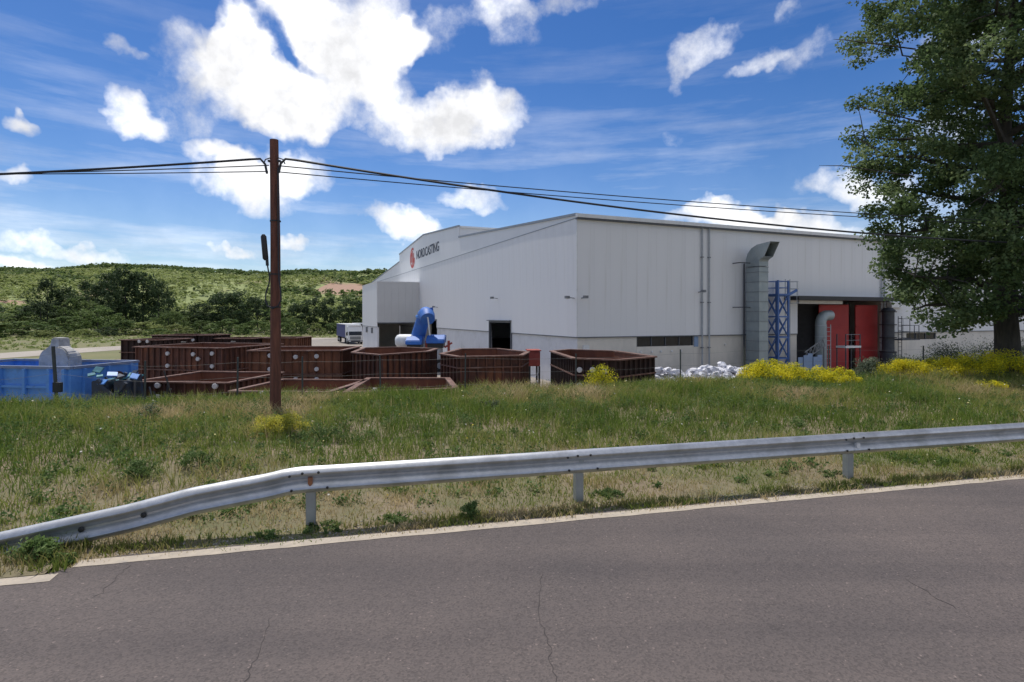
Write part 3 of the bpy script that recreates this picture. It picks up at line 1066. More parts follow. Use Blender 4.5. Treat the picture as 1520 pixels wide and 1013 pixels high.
ladder(lad, .45, 6.9, M['pale_steel'], (5.2, 5.7, 6.2, 6.7))
bs_ = at_wall('blue_sheet_stack', 16.0, -1.95, 'upright pale blue sheet panels at the foot of the lattice tower', 'panel')
for i in range(5):
    MB().box(i * .46, i * .46 + .43, -.04 * (i % 2), .03 - .04 * (i % 2), 0, 1.5 + .12 * (i % 3)).build('sheet', M['blue_sheet'], bs_)
silver = at_wall('silver_pipe', 19.85, -.55, 'round silver flue with bent top in front of the red gates', 'pipe')
pts = [(0, 0, 0), (0, 0, 3.8)] + [(.55 - .55 * math.cos(R(a)), 0, 3.8 + .55 * math.sin(R(a))) for a in (20, 40, 60, 80, 90)] + [(1.0, .0, 4.36)]
pts = [pts[0], (0, 0, 1.2), (0, 0, 2.4)] + pts[1:]
MB().tube(pts, .37, 16).build('pipe', M['galv_duct'], silver, smooth=True)
for z in (.5, 1.2, 2.0, 2.8, 3.6):
    MB().lathe([(.39, z), (.39, z + .05)], 16).build('pipe_band', M['pale_steel'], silver)
lad2 = at_wall('access_ladder', 19.7, -1.15, 'pale steel ladder standing in front of the silver flue', 'ladder')
ladder(lad2, .42, 3.7, M['pale_steel'])
plat = at_wall('access_platform', 21.1, -1.0, 'small railed steel platform before the left red gate', 'platform')
put_box('deck', 0, 1.6, -.6, .2, 2.0, 2.14, M['trim_white'], plat)
for x, y in ((0.05, -.55), (1.55, -.55), (.05, .15), (1.55, .15)):
    MB().box(x - .03, x + .03, y - .03, y + .03, 0, 3.0).build('leg', M['dark_steel'], plat)
for z in (2.55, 2.97):
    MB().bar((.05, -.55, z), (1.55, -.55, z), .035).build('handrail', M['grey_steel'], plat)
stair = at_wall('truss_ramp', 17.6, -1.1, 'sloping grey truss between the blue tower and the silver flue', 'truss')
A_, B_ = Vector((0, 0, 1.2)), Vector((2.0, 0, 2.2))
for dz in (0, .55):
    MB().bar(A_ + Vector((0, 0, dz)), B_ + Vector((0, 0, dz)), .06).build('chord', M['grey_steel'], stair)
for i in range(5):
    p, q = A_.lerp(B_, i / 5), A_.lerp(B_, (i + .5) / 5) + Vector((0, 0, .55))
    MB().bar(p, q, .04).bar(q, A_.lerp(B_, (i + 1) / 5), .04).build('web_bar', M['grey_steel'], stair)
for x in (.1, 1.9):
    MB().bar((x, 0, 0), (x, 0, 1.2 + x * .5), .07).build('leg', M['grey_steel'], stair)
silo = at_wall('dark_silo', 27.2, -.55, 'dark grey upright cylinder at the right red gate', 'silo')
MB().lathe([(.5, 0), (.55, .1), (.55, 1.5), (.42, 1.6), (.42, 4.6), (.5, 4.75), (.3, 4.95)], 20).build('shell', M['dark_steel'], silo, smooth=True)
for z in (.7, 1.5, 2.6, 3.6, 4.6):
    MB().lathe([(.58, z), (.58, z + .07)], 20).build('band', M['black'], silo)
MB().box(-.7, .8, -.75, -.45, .1, 1.1).build('motor_box', M['black'], silo, bevel=.04)
lad3 = at_wall('caged_ladder', 28.3, -.6, 'dark steel caged ladder with small platform right of the red gates', 'ladder')
ladder(lad3, .42, 4.3, M['dark_steel'], (2.6, 3.1, 3.6, 4.1))
put_box('deck', -.9, 1.2, -.9, .2, 2.45, 2.53, M['dark_steel'], lad3)
for x in (-.85, .6, 1.15):
    MB().bar((x, -.85, 2.53), (x, -.85, 3.6), .04).build('rail_post', M['dark_steel'], lad3)
MB().bar((-.85, -.85, 3.58), (1.15, -.85, 3.58), .04).bar((-.85, -.85, 3.1), (1.15, -.85, 3.1), .035).build('handrail', M['dark_steel'], lad3)

# ---------------------------------------------------------------- rusty moulding flasks
def offset_poly(poly, d):
    n = len(poly)
    out = []
    for i in range(n):
        p0, p1, p2 = Vector(poly[i - 1]), Vector(poly[i]), Vector(poly[(i + 1) % n])
        e1, e2 = (p1 - p0).normalized(), (p2 - p1).normalized()
        n1, n2 = Vector((e1.y, -e1.x)), Vector((e2.y, -e2.x))
        m = (n1 + n2).normalized()
        out.append(p1 + m * (d / max(.4, m.dot(n1))))
    return out


rib_cache = {}


def flask(label, poly, levels, discs=(), pitch=.42, group=None, name='moulding_flask', inner=True, rim_w=.16, dark=False, load=None):
    """open steel frame of upright ribbed plates; levels = heights of its flanges from bottom to top"""
    area = sum(poly[i][0] * poly[(i + 1) % len(poly)][1] - poly[(i + 1) % len(poly)][0] * poly[i][1] for i in range(len(poly)))
    if area < 0: poly = poly[::-1]
    cx_, cy_ = sum(p[0] for p in poly) / len(poly), sum(p[1] for p in poly) / len(poly)
    base = Vector((cx_, cy_, levels[0]))
    t = empty(name, base, 0, label, 'metal box', group)
    lp = [Vector((p[0] - cx_, p[1] - cy_)) for p in poly]
    n = len(lp)
    H = levels[-1] - levels[0]
    inn = offset_poly(lp, -.05)
    mo = {False: M['rust'], True: M['rust_dark'], 'b': M['rust_b']}[dark]
    for i in range(n):
        a, b, c, d = lp[i], lp[(i + 1) % n], inn[(i + 1) % n], inn[i]
        mid = (a.lerp(d, .5), b.lerp(c, .5))
        w = MB().prism([(*a, 0), (*b, 0), (*mid[1], 0), (*mid[0], 0)], (0, 0, H)).build('side_plate', mo, t)
        MB().prism([(*(mid[0] + (d - a) * .02), .0), (*(mid[1] + (c - b) * .02), 0), (*c, 0), (*d, 0)], (0, 0, H)).build('inner_plate', M['rust_in'], t)
        e = (b - a)
        L = e.length
        e.normalize()
        ang = math.atan2(e.y, e.x)
        k = max(1, int(L / pitch))
        for z0, z1 in zip(levels[:-1], levels[1:]):
            h = z1 - z0 - .05
            key = round(h, 2), dark
            if key not in rib_cache:
                rib_cache[key] = MB().box(-.035, .035, -.10, .0, 0, h).mesh('rib', mo)
            for j in range(k + 1):
                u = .06 + (L - .12) * j / k
                p = a + e * u
                link('rib', rib_cache[key], t, (p.x, p.y, z0 - levels[0] + .03), (0, 0, ang))
    for q, z in enumerate(levels):
        top = q == len(levels) - 1
        o = offset_poly(lp, rim_w if top else .11)
        ii = offset_poly(lp, -.075 if top else .002)
        zz_ = z - levels[0]
        MB().ring(o, ii, zz_ - .03 if q else zz_, zz_ + (.03 if q else .05)).build('rim' if top else 'flange', M['rust_rim'] if q else mo, t)
    for px, py in discs:
        best = None
        for i in range(n):
            a, b = poly[i], poly[(i + 1) % n]
            try:
                h = on_plane(px, py, a, b)
            except ZeroDivisionError:
                continue
            ev = Vector((b[0] - a[0], b[1] - a[1]))
            u = (Vector((h.x, h.y)) - Vector(a[:2])).dot(ev) / ev.length_squared
            if -.03 < u < 1.03 and h.y > 0 and (best is None or h.y < best[0].y): best = (h, ev.normalized())
        if best:
            h, ev = best
            nrm = Vector((ev.y, -ev.x, 0))
            c = h - base + nrm * .09
            o = MB().lathe([(.075, -.12), (.075, .0), (.118, .0), (.118, .07), (.09, .09)], 12).build('trunnion', M['disc'], t)
            o.location = c
            o.rotation_euler = nrm.to_track_quat('Z', 'Y').to_euler()
    return t


def rect(cx, cy, w, d, deg):
    c, s = math.cos(R(deg)), math.sin(R(deg))
    return [(cx + x * c - y * s, cy + x * s + y * c) for x, y in ((-w / 2, -d / 2), (w / 2, -d / 2), (w / 2, d / 2), (-w / 2, d / 2))]


YF = YARD + .03
RIM = .7
flask('tall rusty rectangular flask with four white discs on its front, behind the low trays', rect(-18.7, 35.9, 6.0, 5.2, -13), [YF, -.6, RIM],
      [(251, 525), (289, 526), (317, 525), (251, 543), (317, 544), (296, 533)])
flask('tall rusty rectangular flask with paired white discs behind the wooden pole', rect(-11.45, 32.3, 4.7, 4.0, 2), [YF, -.54, RIM],
      [(402, 528), (440, 530), (471, 529), (471, 548), (440, 563), (471, 563), (402, 548)], dark='b')
flask('six-sided tall rusty flask behind the low tray, before the white tank', [(-7.87, 28.7), (-6.18, 27.0), (-4.35, 29.6), (-4.25, 32.0), (-6.5, 33.6), (-8.4, 32.9)], [YF, RIM],
      [(657, 545)], pitch=.36)
flask('six-sided tall rusty flask with double rim beside the red skid box', [(-3.34, 27.6), (-2.35, 25.7), (.38, 26.5), (.75, 29.0), (-.82, 32), (-2.8, 31.8)], [YF, -.9, .2, RIM], [], pitch=.36)
flask('long six-sided dark rusty flask with three white discs beneath the hall corner', [(2.09, 29.8), (2.69, 24.7), (4.37, 23.8), (6.3, 25.7), (5.3, 29.8), (3.13, 31.2)], [YF, 0.0, RIM],
      [(862, 549), (881, 549), (899, 551), (862, 572)], pitch=.36, dark=True)
RT = -.2
flask('low open rusty tray with two white discs before the tall flask', rect(-13.35, 25.75, 4.1, 4.3, -6), [YF, -1.0, RT], [(237, 572), (322, 573), (237, 589), (322, 590)], rim_w=.13)
flask('low open rusty tray standing behind the wooden pole', rect(-8.15, 22.55, 3.55, 3.8, -5), [YF, RT], [(392, 585)], rim_w=.13)
flask('low open rusty tray with broad pale rim before the six-sided flasks', [(-5.85, 20.5), (-2.15, 21.6), (-2.85, 25.1), (-6.2, 25.1)], [YF, RT], [(556, 580)], rim_w=.16, dark='b')
flask('dark stacked flask with three rows of white discs at the stack of frames', rect(-25.6, 41.5, 2.9, 3.0, -10), [YF, -.85, .0, .86],
      [(209, 507), (221, 507), (209, 517), (221, 517), (209, 524), (221, 524)], dark=True)
flask('highest dark rusty flask stack with flat top, farther back', rect(-26.8, 47.5, 3.6, 3.2, -6), [YF, -.5, .98], [(288, 505)], dark=True)
flask('short dark rusty block at the end of the highest flask stack', rect(-24.2, 46.9, .9, 2.6, -6), [YF, 1.0], [], dark=True)
flask('low long rusty frame stack behind the tall rectangular flask', rect(-22.0, 47.2, 2.9, 3.0, -4), [YF, -.5, .74], [], dark=True)
flask('lowest brown frame stack left of the wooden pole', rect(-18.9, 48.5, 2.7, 3.2, -2), [YF, -.5, .74], [], dark='b')
pile = empty('beam_pile', (-27.4, 39.5, YF), R(8), 'low pile of rusty beams behind the blue skip', 'beam')
for i in range(7):
    MB().box(-1.3 + random.uniform(-.2, .2), 1.2 + random.uniform(-.3, .3), (i % 4) * .34, (i % 4) * .34 + .28, (i // 4) * .3 + .0, (i // 4) * .3 + .28).build('beam', M['rust'], pile)
# round the corner: small scrap bits seen on the rims
for px, py, Y in ((346, 507.5, 39.4), (272, 511, 38.8)):
    p = P(px, py, Y)
    tag(MB().box(-.14, .16, -.06, .06, -.03, .05).build('scrap_plank', M['stone'], None, loc=(p.x, p.y, RIM + .062), rot=(0, 0, random.uniform(-.5, .5)), bevel=.02),
        'pale scrap board lying on the far rim of the tall flask' if px > 300 else 'pale scrap board lying on the left rim of the tall flask', 'board')

# ---------------------------------------------------------------- blue skip with its load
sk_ang = R(-9)
skip = empty('blue_skip', P(103, 545, 21.7).xy.to_3d() + Vector((0, 0, YF)), sk_ang, 'blue steel skip with ribbed side and open front corner', 'skip')
SL, SD, SH = 6.2, 3.2, .6 - YF
dz_ = SH
# long side towards the road lies on y = 0, running to -x; the end wall lies on x = 0
for a, b in ((-6.2, -.78), (-.22, 0.0)):
    put_box('side_wall', a, b, 0, .05, 0.05, dz_ - .08, M['blue_paint'], skip)
put_box('side_wall', -SL, 0, SD - .05, SD, 0.05, dz_ - .08, M['blue_paint'], skip)
put_box('end_wall', 0.003, .05, .0, SD, 0.05, dz_ - .08, M['blue_paint'], skip)
put_box('end_wall', -SL, -SL + .05, .05, SD - .05, 0.05, dz_ - .08, M['blue_paint'], skip)
put_box('floor', -SL + .06, -.01, .06, SD - .06, 0.02, .10, M['blue_paint'], skip)
MB().bar((-SL - .05, 0.02, dz_ - .04), (.06, .02, dz_ - .04), .16, .10).build('top_rail', M['blue_rail'], skip)
MB().bar((-SL - .05, SD - .02, dz_ - .04), (.06, SD - .02, dz_ - .04), .16, .10).build('top_rail', M['blue_rail'], skip)
MB().bar((.02, .11, dz_ - .04), (.02, SD - .11, dz_ - .04), .16, .10).build('top_rail', M['blue_rail'], skip)
MB().bar((-SL, .11, dz_ - .04), (-SL, SD - .11, dz_ - .04), .16, .10).build('top_rail', M['blue_rail'], skip)
for x in (-5.9, -4.3, -3.0, -1.9, -.82, -.16):
    put_box('rib', x - .06, x + .06, -.12, -.002, .05, dz_ - .10, M['blue_paint'], skip)
put_box('mid_rail', -SL, -.9, -.08, -.003, 1.55, 1.64, M['blue_paint'], skip)
for y in (.5, 1.6, 2.7):
    put_box('rib', .052, .16, y, y + .1, .05, dz_ - .10, M['blue_paint'], skip)
MB().lathe([(.26, 0), (.26, .05), (.1, .06)], 16, axis='X').build('rust_patch_plate', M['rust'], skip, loc=(.055, 2.15, 1.75))


def slab(name, label, prof, thick, loc, rz):
    mb = MB().prism([(x, 0, z) for x, z in prof], (0, thick, 0))
    o = mb.build(name, M['block'], None, loc=loc, rot=(0, 0, rz), bevel=.05)
    return tag(o, label, 'concrete block')


def arc_prof(pts):
    return pts


q = P(70, 545, 24.2)
big = [(-.80, 0), (.80, 0), (.80, 2.35)] + [(.80 - .55 * (1 - math.cos(R(a))), 2.35 + .42 * math.sin(R(a))) for a in (25, 50, 75)] + [(.24, 2.86), (.22, 3.25), (-.18, 3.27), (-.26, 2.92)] + [(-.80 + .5 * (1 - math.cos(R(a))), 2.3 + .52 * math.sin(R(a))) for a in (75, 50, 25)] + [(-.80, 2.3)]
zf = YF + .10
slab('weathered_block', 'tall weathered grey block with rounded shoulders and a neck, standing in the skip', big, .55, (q.x, 24.6, zf), R(-6))
small = [(-.48, 0), (.48, 0), (.48, 2.45)] + [(.48 * math.cos(R(a)), 2.45 + .5 * math.sin(R(a))) for a in (30, 60, 90, 120, 150)] + [(-.48, 2.45)]
q = P(87, 545, 23.5)
slab('weathered_block', 'shorter round-topped grey block leaning before the necked block', small, .5, (q.x, 23.45, zf), R(-3))

# heap of sheeting and frames by the end of the skip
heap = empty('sheeting_heap', (-15.05, 22.1, float(ground_z(-15.05, 22.1)) + .02), R(4), 'heap of turquoise sheeting thrown over dark blue frames beside the skip', 'scrap heap')
for k in range(15):
    w = random.uniform(.18, .42)
    MB().box(-w / 2, w / 2, -.13, .13, -.025, .025).build('sheeting', M[('teal', 'teal_pale', 'teal', 'navy_frame', 'blue_paint')[k % 5]], heap, bevel=.008, loc=(random.uniform(-.85, .8), random.uniform(-.5, .1), random.uniform(1.75, 2.25) - .15 * (k % 3 == 2)), rot=(R(random.uniform(10, 50)), random.uniform(-.35, .35), random.uniform(-.6, .6)))
for k in range(16):
    x0, x1 = random.uniform(-.9, .9), random.uniform(-.7, .8)
    y0 = random.uniform(-.5, .4)
    MB().bar((x0, y0, random.uniform(0, .5)), (x1, y0 + random.uniform(-.3, .3), random.uniform(1.2, 2.15)), random.uniform(.06, .16)).build('frame_bar', M['navy_frame'] if k % 5 else M['dark_steel'], heap)
for x in (-.5, .3):
    MB().box(x - .3, x + .3, -.4, .35, .0, 1.85).build('crate', M['navy_frame'], heap, bevel=.03)
heap2 = empty('frame_scrap', (-13.9, 22.6, float(ground_z(-13.9, 22.6)) + .02), 0, 'tangle of dark steel rods between the turquoise sheeting and the low tray', 'scrap heap')
for k in range(18):
    a = Vector((random.uniform(-.7, .7), random.uniform(-.4, .4), 0))
    b = a + Vector((random.uniform(-.6, .6), random.uniform(-.3, .3), random.uniform(.7, 2.2)))
    MB().bar(a, b, random.uniform(.03, .07)).build('rod', M['black'] if k % 3 else M['dark_steel'], heap2)

# ---------------------------------------------------------------- blue mixer, red skid, truck
mx = empty('boom_mixer', (-6.9, 45.0, YARD + .03), 0, 'blue machine with leaning round boom, white tank and two blue hoods before the hall', 'machine')
def mxp(px, py, dy=0):
    p = P(px, py, 45.0 + dy)
    return (p.x + 6.9, dy, p.z - YARD - .03)
a, b = Vector(mxp(617, 512, .6)), Vector(mxp(628, 474, .3))
pts = [a, a.lerp(b, .5), b]
hd = Vector(mxp(632, 467, -.1))
pts += [Vector(mxp(630, 468, .1)), hd, Vector(mxp(634, 469, -.6)), Vector(mxp(635, 474, -.95))]
MB().tube(pts, [.56, .55, .52, .55, .60, .60, .55], 18).build('boom', M['blue_bright'], mx, smooth=True)
MB().lathe([(.56, 0), (.62, .05), (.62, .2), (.5, .24)], 18).build('boom_collar', M['blue_paint'], mx, loc=tuple(b), rot=(0, R(12), 0))
MB().bar(mxp(639.5, 457, -.3), mxp(640.5, 463, -.3), .18, .3).build('head_lug', M['blue_bright'], mx)
MB().tube([mxp(634, 466, -.9), mxp(636, 478, -1.2), mxp(638, 498, -1.1)], .055, 8).build('hose', M['trim_white'], mx, smooth=True)
tk = mxp(601, 506.5, .2)
MB().lathe([(.05, -.75), (.3, -.72), (.46, -.6), (.53, -.4), (.53, .5), (.4, .65)], 20, axis='X').build('tank', M['white_tank'], mx, smooth=True, loc=tk)
for (x0, x1, y0, y1) in ((602, 626.5, 499.5, 512), (632.5, 659.5, 498, 510)):
    p, q = mxp(x0, y1, -.7), mxp(x1, y0, -.7)
    h = q[2] - p[2]
    mb = MB().prism([(p[0], -.9, p[2]), (q[0], -.9, p[2]), (q[0] - .12, -.75, p[2] + h * .55), (q[0] - .25, .1, q[2]), (p[0] + .2, .1, q[2]), (p[0] + .08, -.75, p[2] + h * .55)][:3] + [(p[0] + .08, -.75, p[2] + h * .55)], (0, .9, 0))
    mb = MB().prism([(p[0], -.9, p[2]), (p[0], -.8, p[2] + h * .5), (p[0], -.1, q[2]), (p[0], .7, q[2]), (p[0], .7, p[2])], (q[0] - p[0], 0, 0))
    mb.build('hood', M['blue_bright'], mx, bevel=.05)
    MB().box(p[0] + .1, q[0] - .1, -.75, .6, p[2] - .35, p[2] - .003).build('hood_base', M['black'], mx)
MB().box(-2.0, 1.7, -.5, .9, .75, 1.35).build('chassis', M['dark_steel'], mx, bevel=.04)
for x in (-1.6, -.5, .5, 1.35):
    o = MB().lathe([(.45, -.15), (.48, -.1), (.48, .1), (.45, .15)], 18, axis='Y').build('wheel', M['tyre'], mx, loc=(x, -.55, .48))
    MB().lathe([(.24, -.17), (.24, -.155)], 12, axis='Y').build('rim', M['grey_steel'], o)
MB().tube([mxp(650, 512, -.2), mxp(651, 545, -.2)], .38, 12).build('grey_drum', M['pale_steel'], mx, smooth=True)
for px in (633, 646, 666):
    MB().bar(mxp(px, 506, -.4), mxp(px, 551, -.4), .18, .18).build('red_post', M['red_faded'], mx)
MB().bar(mxp(660, 516, -.4), mxp(671, 509, -.4), .14).build('red_arm', M['red_faded'], mx)
MB().bar((-.55, .5, 1.3), tuple(a), .9, .5).build('boom_foot', M['blue_paint'], mx)

sk2 = empty('red_skid_box', (1.25, 33.2, YARD + .03), R(5), 'small red steel box on a black leg frame behind the double-rimmed flask', 'box')
MB().box(-.35, .3, -.6, .6, 1.45, 2.3).build('body', M['red_faded'], sk2, bevel=.03)
MB().box(-.4, .35, -.65, .65, 2.3, 2.36).build('lid', M['red_faded'], sk2)
for x in (-.3, .25):
    for y in (-.55, .55):
        MB().box(x - .05, x + .05, y - .05, y + .05, 0, 1.45).build('leg', M['black'], sk2)
for z in (.5, .95):
    MB().bar((-.3, -.55, z), (.25, -.55, z), .05).bar((.25, -.55, z), (.25, .55, z), .05).build('cross_bar', M['pale_steel'], sk2)

# truck, nose towards the road
tx, ty = -25.0, 92.0
tz = float(ground_z(tx, ty)) + .03
truck = empty('truck', (tx, ty, tz), R(24), 'parked lorry with white cab and navy curtain trailer beside the hall annex', 'truck')
CW, CH = 2.3, 2.85
mb = MB().prism([(-CW / 2, 0.05, .45), (-CW / 2, 0, 1.35), (-CW / 2, .18, 2.05), (-CW / 2, .45, CH), (-CW / 2, 1.9, CH), (-CW / 2, 1.9, .45)], (CW, 0, 0))
cab = mb.build('cab', M['cab_white'], truck, bevel=.05)
MB().prism([(-1.0, -.01, 1.42), (1.0, -.01, 1.42), (1.0, .165, 2.02), (-1.0, .165, 2.02)], (0, -.03, .0)).build('windscreen', M['glass_dark'], cab)
MB().prism([(-CW / 2 - .01, .35, 1.4), (-CW / 2 - .01, 1.1, 1.4), (-CW / 2 - .01, 1.1, 2.0), (-CW / 2 - .01, .45, 2.0)], (-.012, 0, 0)).build('side_window', M['glass_dark'], cab)
MB().box(-.85, .85, -.02, .05, .75, 1.25).build('grille', M['grey_steel'], cab)
MB().box(-CW / 2, CW / 2, -.15, .12, .3, .62).build('bumper', M['dark_steel'], truck, bevel=.03)
for x in (-.9, .9):
    MB().box(x - .18, x + .18, -.17, -.151, .42, .56).build('headlight', M['trim_white'], truck)
    MB().bar((x * 1.28, .25, 1.9), (x * 1.5, .1, 1.9), .05).box(x * 1.5 - .1, x * 1.5 + .1, .05, .12, 1.4, 1.9).build('mirror', M['black'], cab)
MB().box(-1.0, 1.0, .3, 1.7, CH + .001, CH + .25).build('roof_deflector', M['cab_white'], cab, bevel=.08)
tr_ = MB().box(-1.22, 1.22, 2.5, 13.5, 1.0, 3.1).build('trailer', M['curtain'], truck)
MB().box(-1.24, 1.24, 2.48, 13.52, 3.1, 3.18).build('trailer_roof', M['trim_white'], tr_)
MB().box(-1.24, 1.24, 2.44, 2.499, .95, 3.1).build('headboard', M['trim_white'], tr_)
MB().box(-.5, .5, .6, 13.3, .6, .95).build('chassis', M['black'], truck)
for y in (.9, 3.4, 9.6, 10.9, 12.2):
    for x in (-1.05, 1.05):
        o = MB().lathe([(.44, -.14), (.48, -.1), (.48, .1), (.44, .14)], 16, axis='X').build('wheel', M['tyre'], truck, loc=(x, y, .48))
        MB().lathe([(.24, -.16), (.24, .16)], 10, axis='X').build('rim', M['pale_steel'], o)
sec = empty('box_trailer', (-30.6, 115, float(ground_z(-30.6, 115)) + .03), R(16), 'dark trailer parked behind the lorry at the annex corner', 'trailer')
MB().box(-1.2, 1.2, 0, 9, .9, 3.3).build('body', M['dark_steel'], sec)
MB().box(-1.22, 1.22, -.05, 9.05, 3.3, 3.4).build('roof', M['pale_steel'], sec)
for y in (1.5, 7, 8.2):
    for x in (-1, 1):
        MB().lathe([(.44, -.14), (.48, -.1), (.48, .1), (.44, .14)], 14, axis='X').build('wheel', M['tyre'], sec, loc=(x, y, .48))

# ---------------------------------------------------------------- heap of white sacks
def sack_mesh(seed):
    r = np.random.default_rng(seed)
    import bmesh
    bm = bmesh.new()
    bmesh.ops.create_icosphere(bm, subdivisions=2, radius=1)
    for v in bm.verts:
        p = v.co
        k = 1 + .22 * math.sin(p.x * 4.1 + seed) * math.sin(p.y * 5.3 + 2 * seed) + r.uniform(-.38, .30)
        v.co = Vector((p.x * .42 * k, p.y * .27 * k, max(-.12, p.z * .20 * k)))
    me = bpy.data.meshes.new('sack')
    bm.to_mesh(me)
    bm.free()
    me.materials.append(M['sack'])
    return me


sm = [sack_mesh(i) for i in range(6)]
cnt = 0
heap_top = lambda u: np.interp(u, [0, .08, .3, .5, .75, .92, 1], [1.2, 1.5, 1.45, 1.55, 1.85, 1.8, 1.4])
for k in range(300):
    u = random.random()
    x, y = 6.95 + u * 5.3, 27.6 + random.random() * 2.6 + u * 1.2
    h = heap_top(u) * (1 - .6 * abs((y - 28.9 - u * 1.2) / 1.9))
    for z in [h]:
        o = link('sack', sm[k % 6], None, (x, y, YARD + .12 + max(0, z) * random.uniform(.55, 1.0)), (random.uniform(-.5, .5), random.uniform(-.5, .5), random.uniform(0, 6.3)))
        sc = random.uniform(.4, .85)
        o.scale = (sc, sc, sc * random.uniform(.8, 1.3))
        tag(o, 'crumpled white plastic sack in the heap before the side wall', 'sack', 'white sacks heaped along the side wall')

# ---------------------------------------------------------------- guardrail
gr0 = sd_xy(0, .52)
P1 = Vector((-2.40, 6.85, 0))
rail_n = Vector((RN.x, RN.y, 0)) * -1   # towards the road
gd = empty('guardrail', (P1.x, P1.y, 0), 0, 'galvanised crash barrier beside the road, ramping down into the weeds at its end', 'guardrail')
rd3 = Vector((RD.x, RD.y, 0))
top_s = [-5.2, -4.4, -3.06, -1.865, -1.243, -.445, -.25, -.1, 0, 60]
top_h = [-.08, .02, .228, .425, .56, .668, .708, .72, .722, .722]
prof = [(0, .155), (.022, .152), (.07, .118), (.083, .092), (.076, .068), (.03, .028), (.012, .012), (.012, -.012), (.03, -.028), (.076, -.068), (.083, -.092), (.07, -.118), (.022, -.152), (0, -.155)]


def rail_piece(s0, s1, shift=0.0):
    ss = list(np.arange(s0, s1, .1 if s0 < 0 else .8)) + [s1]
    v, f = [], []
    m = len(prof)
    for s in ss:
        h = float(np.interp(s, top_s, top_h)) - .155
        dent = .012 * (float(vnoise(s, 2, .9, 12)) - .5)
        sl_ = (float(np.interp(s + .05, top_s, top_h)) - float(np.interp(s - .05, top_s, top_h))) / .1
        for th in (0, -.0045):
            for (o, z) in prof:
                p = rd3 * (s - z * sl_ * .6) + rail_n * (o + th + shift + dent)
                v.append((p.x, p.y, h + z))
    w = 2 * m
    for i in range(len(ss) - 1):
        for k in range(m - 1):
            a, b = i * w + k, (i + 1) * w + k
            f.append((a, a + 1, b + 1, b))
            f.append((a + m, b + m, b + m + 1, a + m + 1))
        for k in (0, m - 1):
            a, b = i * w + k, (i + 1) * w + k
            f.append((a, b, b + m, a + m))
    for e in (0, (len(ss) - 1) * w):
        for k in range(m - 1):
            f.append((e + k, e + k + 1, e + m + k + 1, e + m + k))
    mb = MB().add(v, f)
    return mb.build('rail', M['galv'], gd, smooth=True)


posts = [0.0, 3.43, 7.86, 11.9, 15.9, 19.9, 23.9, 27.9]
seams = [-5.2, -.02, 3.5, 7.93, 11.95, 15.95, 19.95, 23.95, 28.0]
for i, (a, b) in enumerate(zip(seams[:-1], seams[1:])):
    rail_piece(a - (.12 if i else 0), b + .12, .006 * (i % 2))
for i, s in enumerate(posts):
    p = rd3 * s - rail_n * .10
    gz = float(ground_z(P1.x + p.x, P1.y + p.y))
    mb = MB()
    # C-shaped post
    for (x0, x1, y0, y1) in ((-.055, -.049, -.05, .05), (-.049, .055, -.05, -.044), (-.049, .055, .044, .05)):
        mb.box(x0, x1, y0, y1, gz - .3, .66)
    o = mb.build('post', M['post_steel'], gd, loc=(p.x, p.y, 0), rot=(0, 0, ROAD_ANG))
    MB().box(-.05, .05, -.055, -.052 + 0, .48, .66).build('spacer', M['post_steel'], o)
    q = rd3 * s
    MB().bar((q.x - rail_n.x * .06, q.y - rail_n.y * .06, .567), (q.x + rail_n.x * .018, q.y + rail_n.y * .018, .567), .07, .12).build('spacer_block', M['post_steel'], gd)
    for ds, dz in ((-.22, .08), (-.08, .095), (.1, .095), (.2, -.09), (-.2, -.09)):
        b = rd3 * (s + ds) + rail_n * .088
        hh = float(np.interp(s + ds, top_s, top_h)) - .155
        bo = MB().lathe([(.016, 0), (.016, .012), (.008, .018)], 8).build('bolt', M['black'], gd, loc=(b.x, b.y, hh + dz))
        bo.rotation_euler = rail_n.to_track_quat('Z', 'Y').to_euler()
for s in (-2.35, -1.75):
    b = rd3 * s + rail_n * .02
    bo = MB().lathe([(.03, 0), (.03, .012), (.01, .02)], 8).build('bolt', M['black'], gd, loc=(b.x, b.y, float(np.interp(s, top_s, top_h)) - .155))
    bo.rotation_euler = rail_n.to_track_quat('Z', 'Y').to_euler()
r0 = rd3 * (-.02) + rail_n * .03
MB().prism([(r0.x, r0.y, .60), (r0.x + .05, r0.y + .013, .60), (r0.x + .05, r0.y + .013, .53), (r0.x + .025, r0.y + .006, .50), (r0.x, r0.y, .53)][::1], tuple(rail_n * .05)).build('reflector', M['reflector'], gd)
r1 = rd3 * 7.88 + rail_n * .03
MB().bar(tuple(r1 + Vector((0, 0, .54))), tuple(r1 + rail_n * .05 + Vector((0, 0, .54))), .06, .07).build('reflector', M['trim_white'], gd)

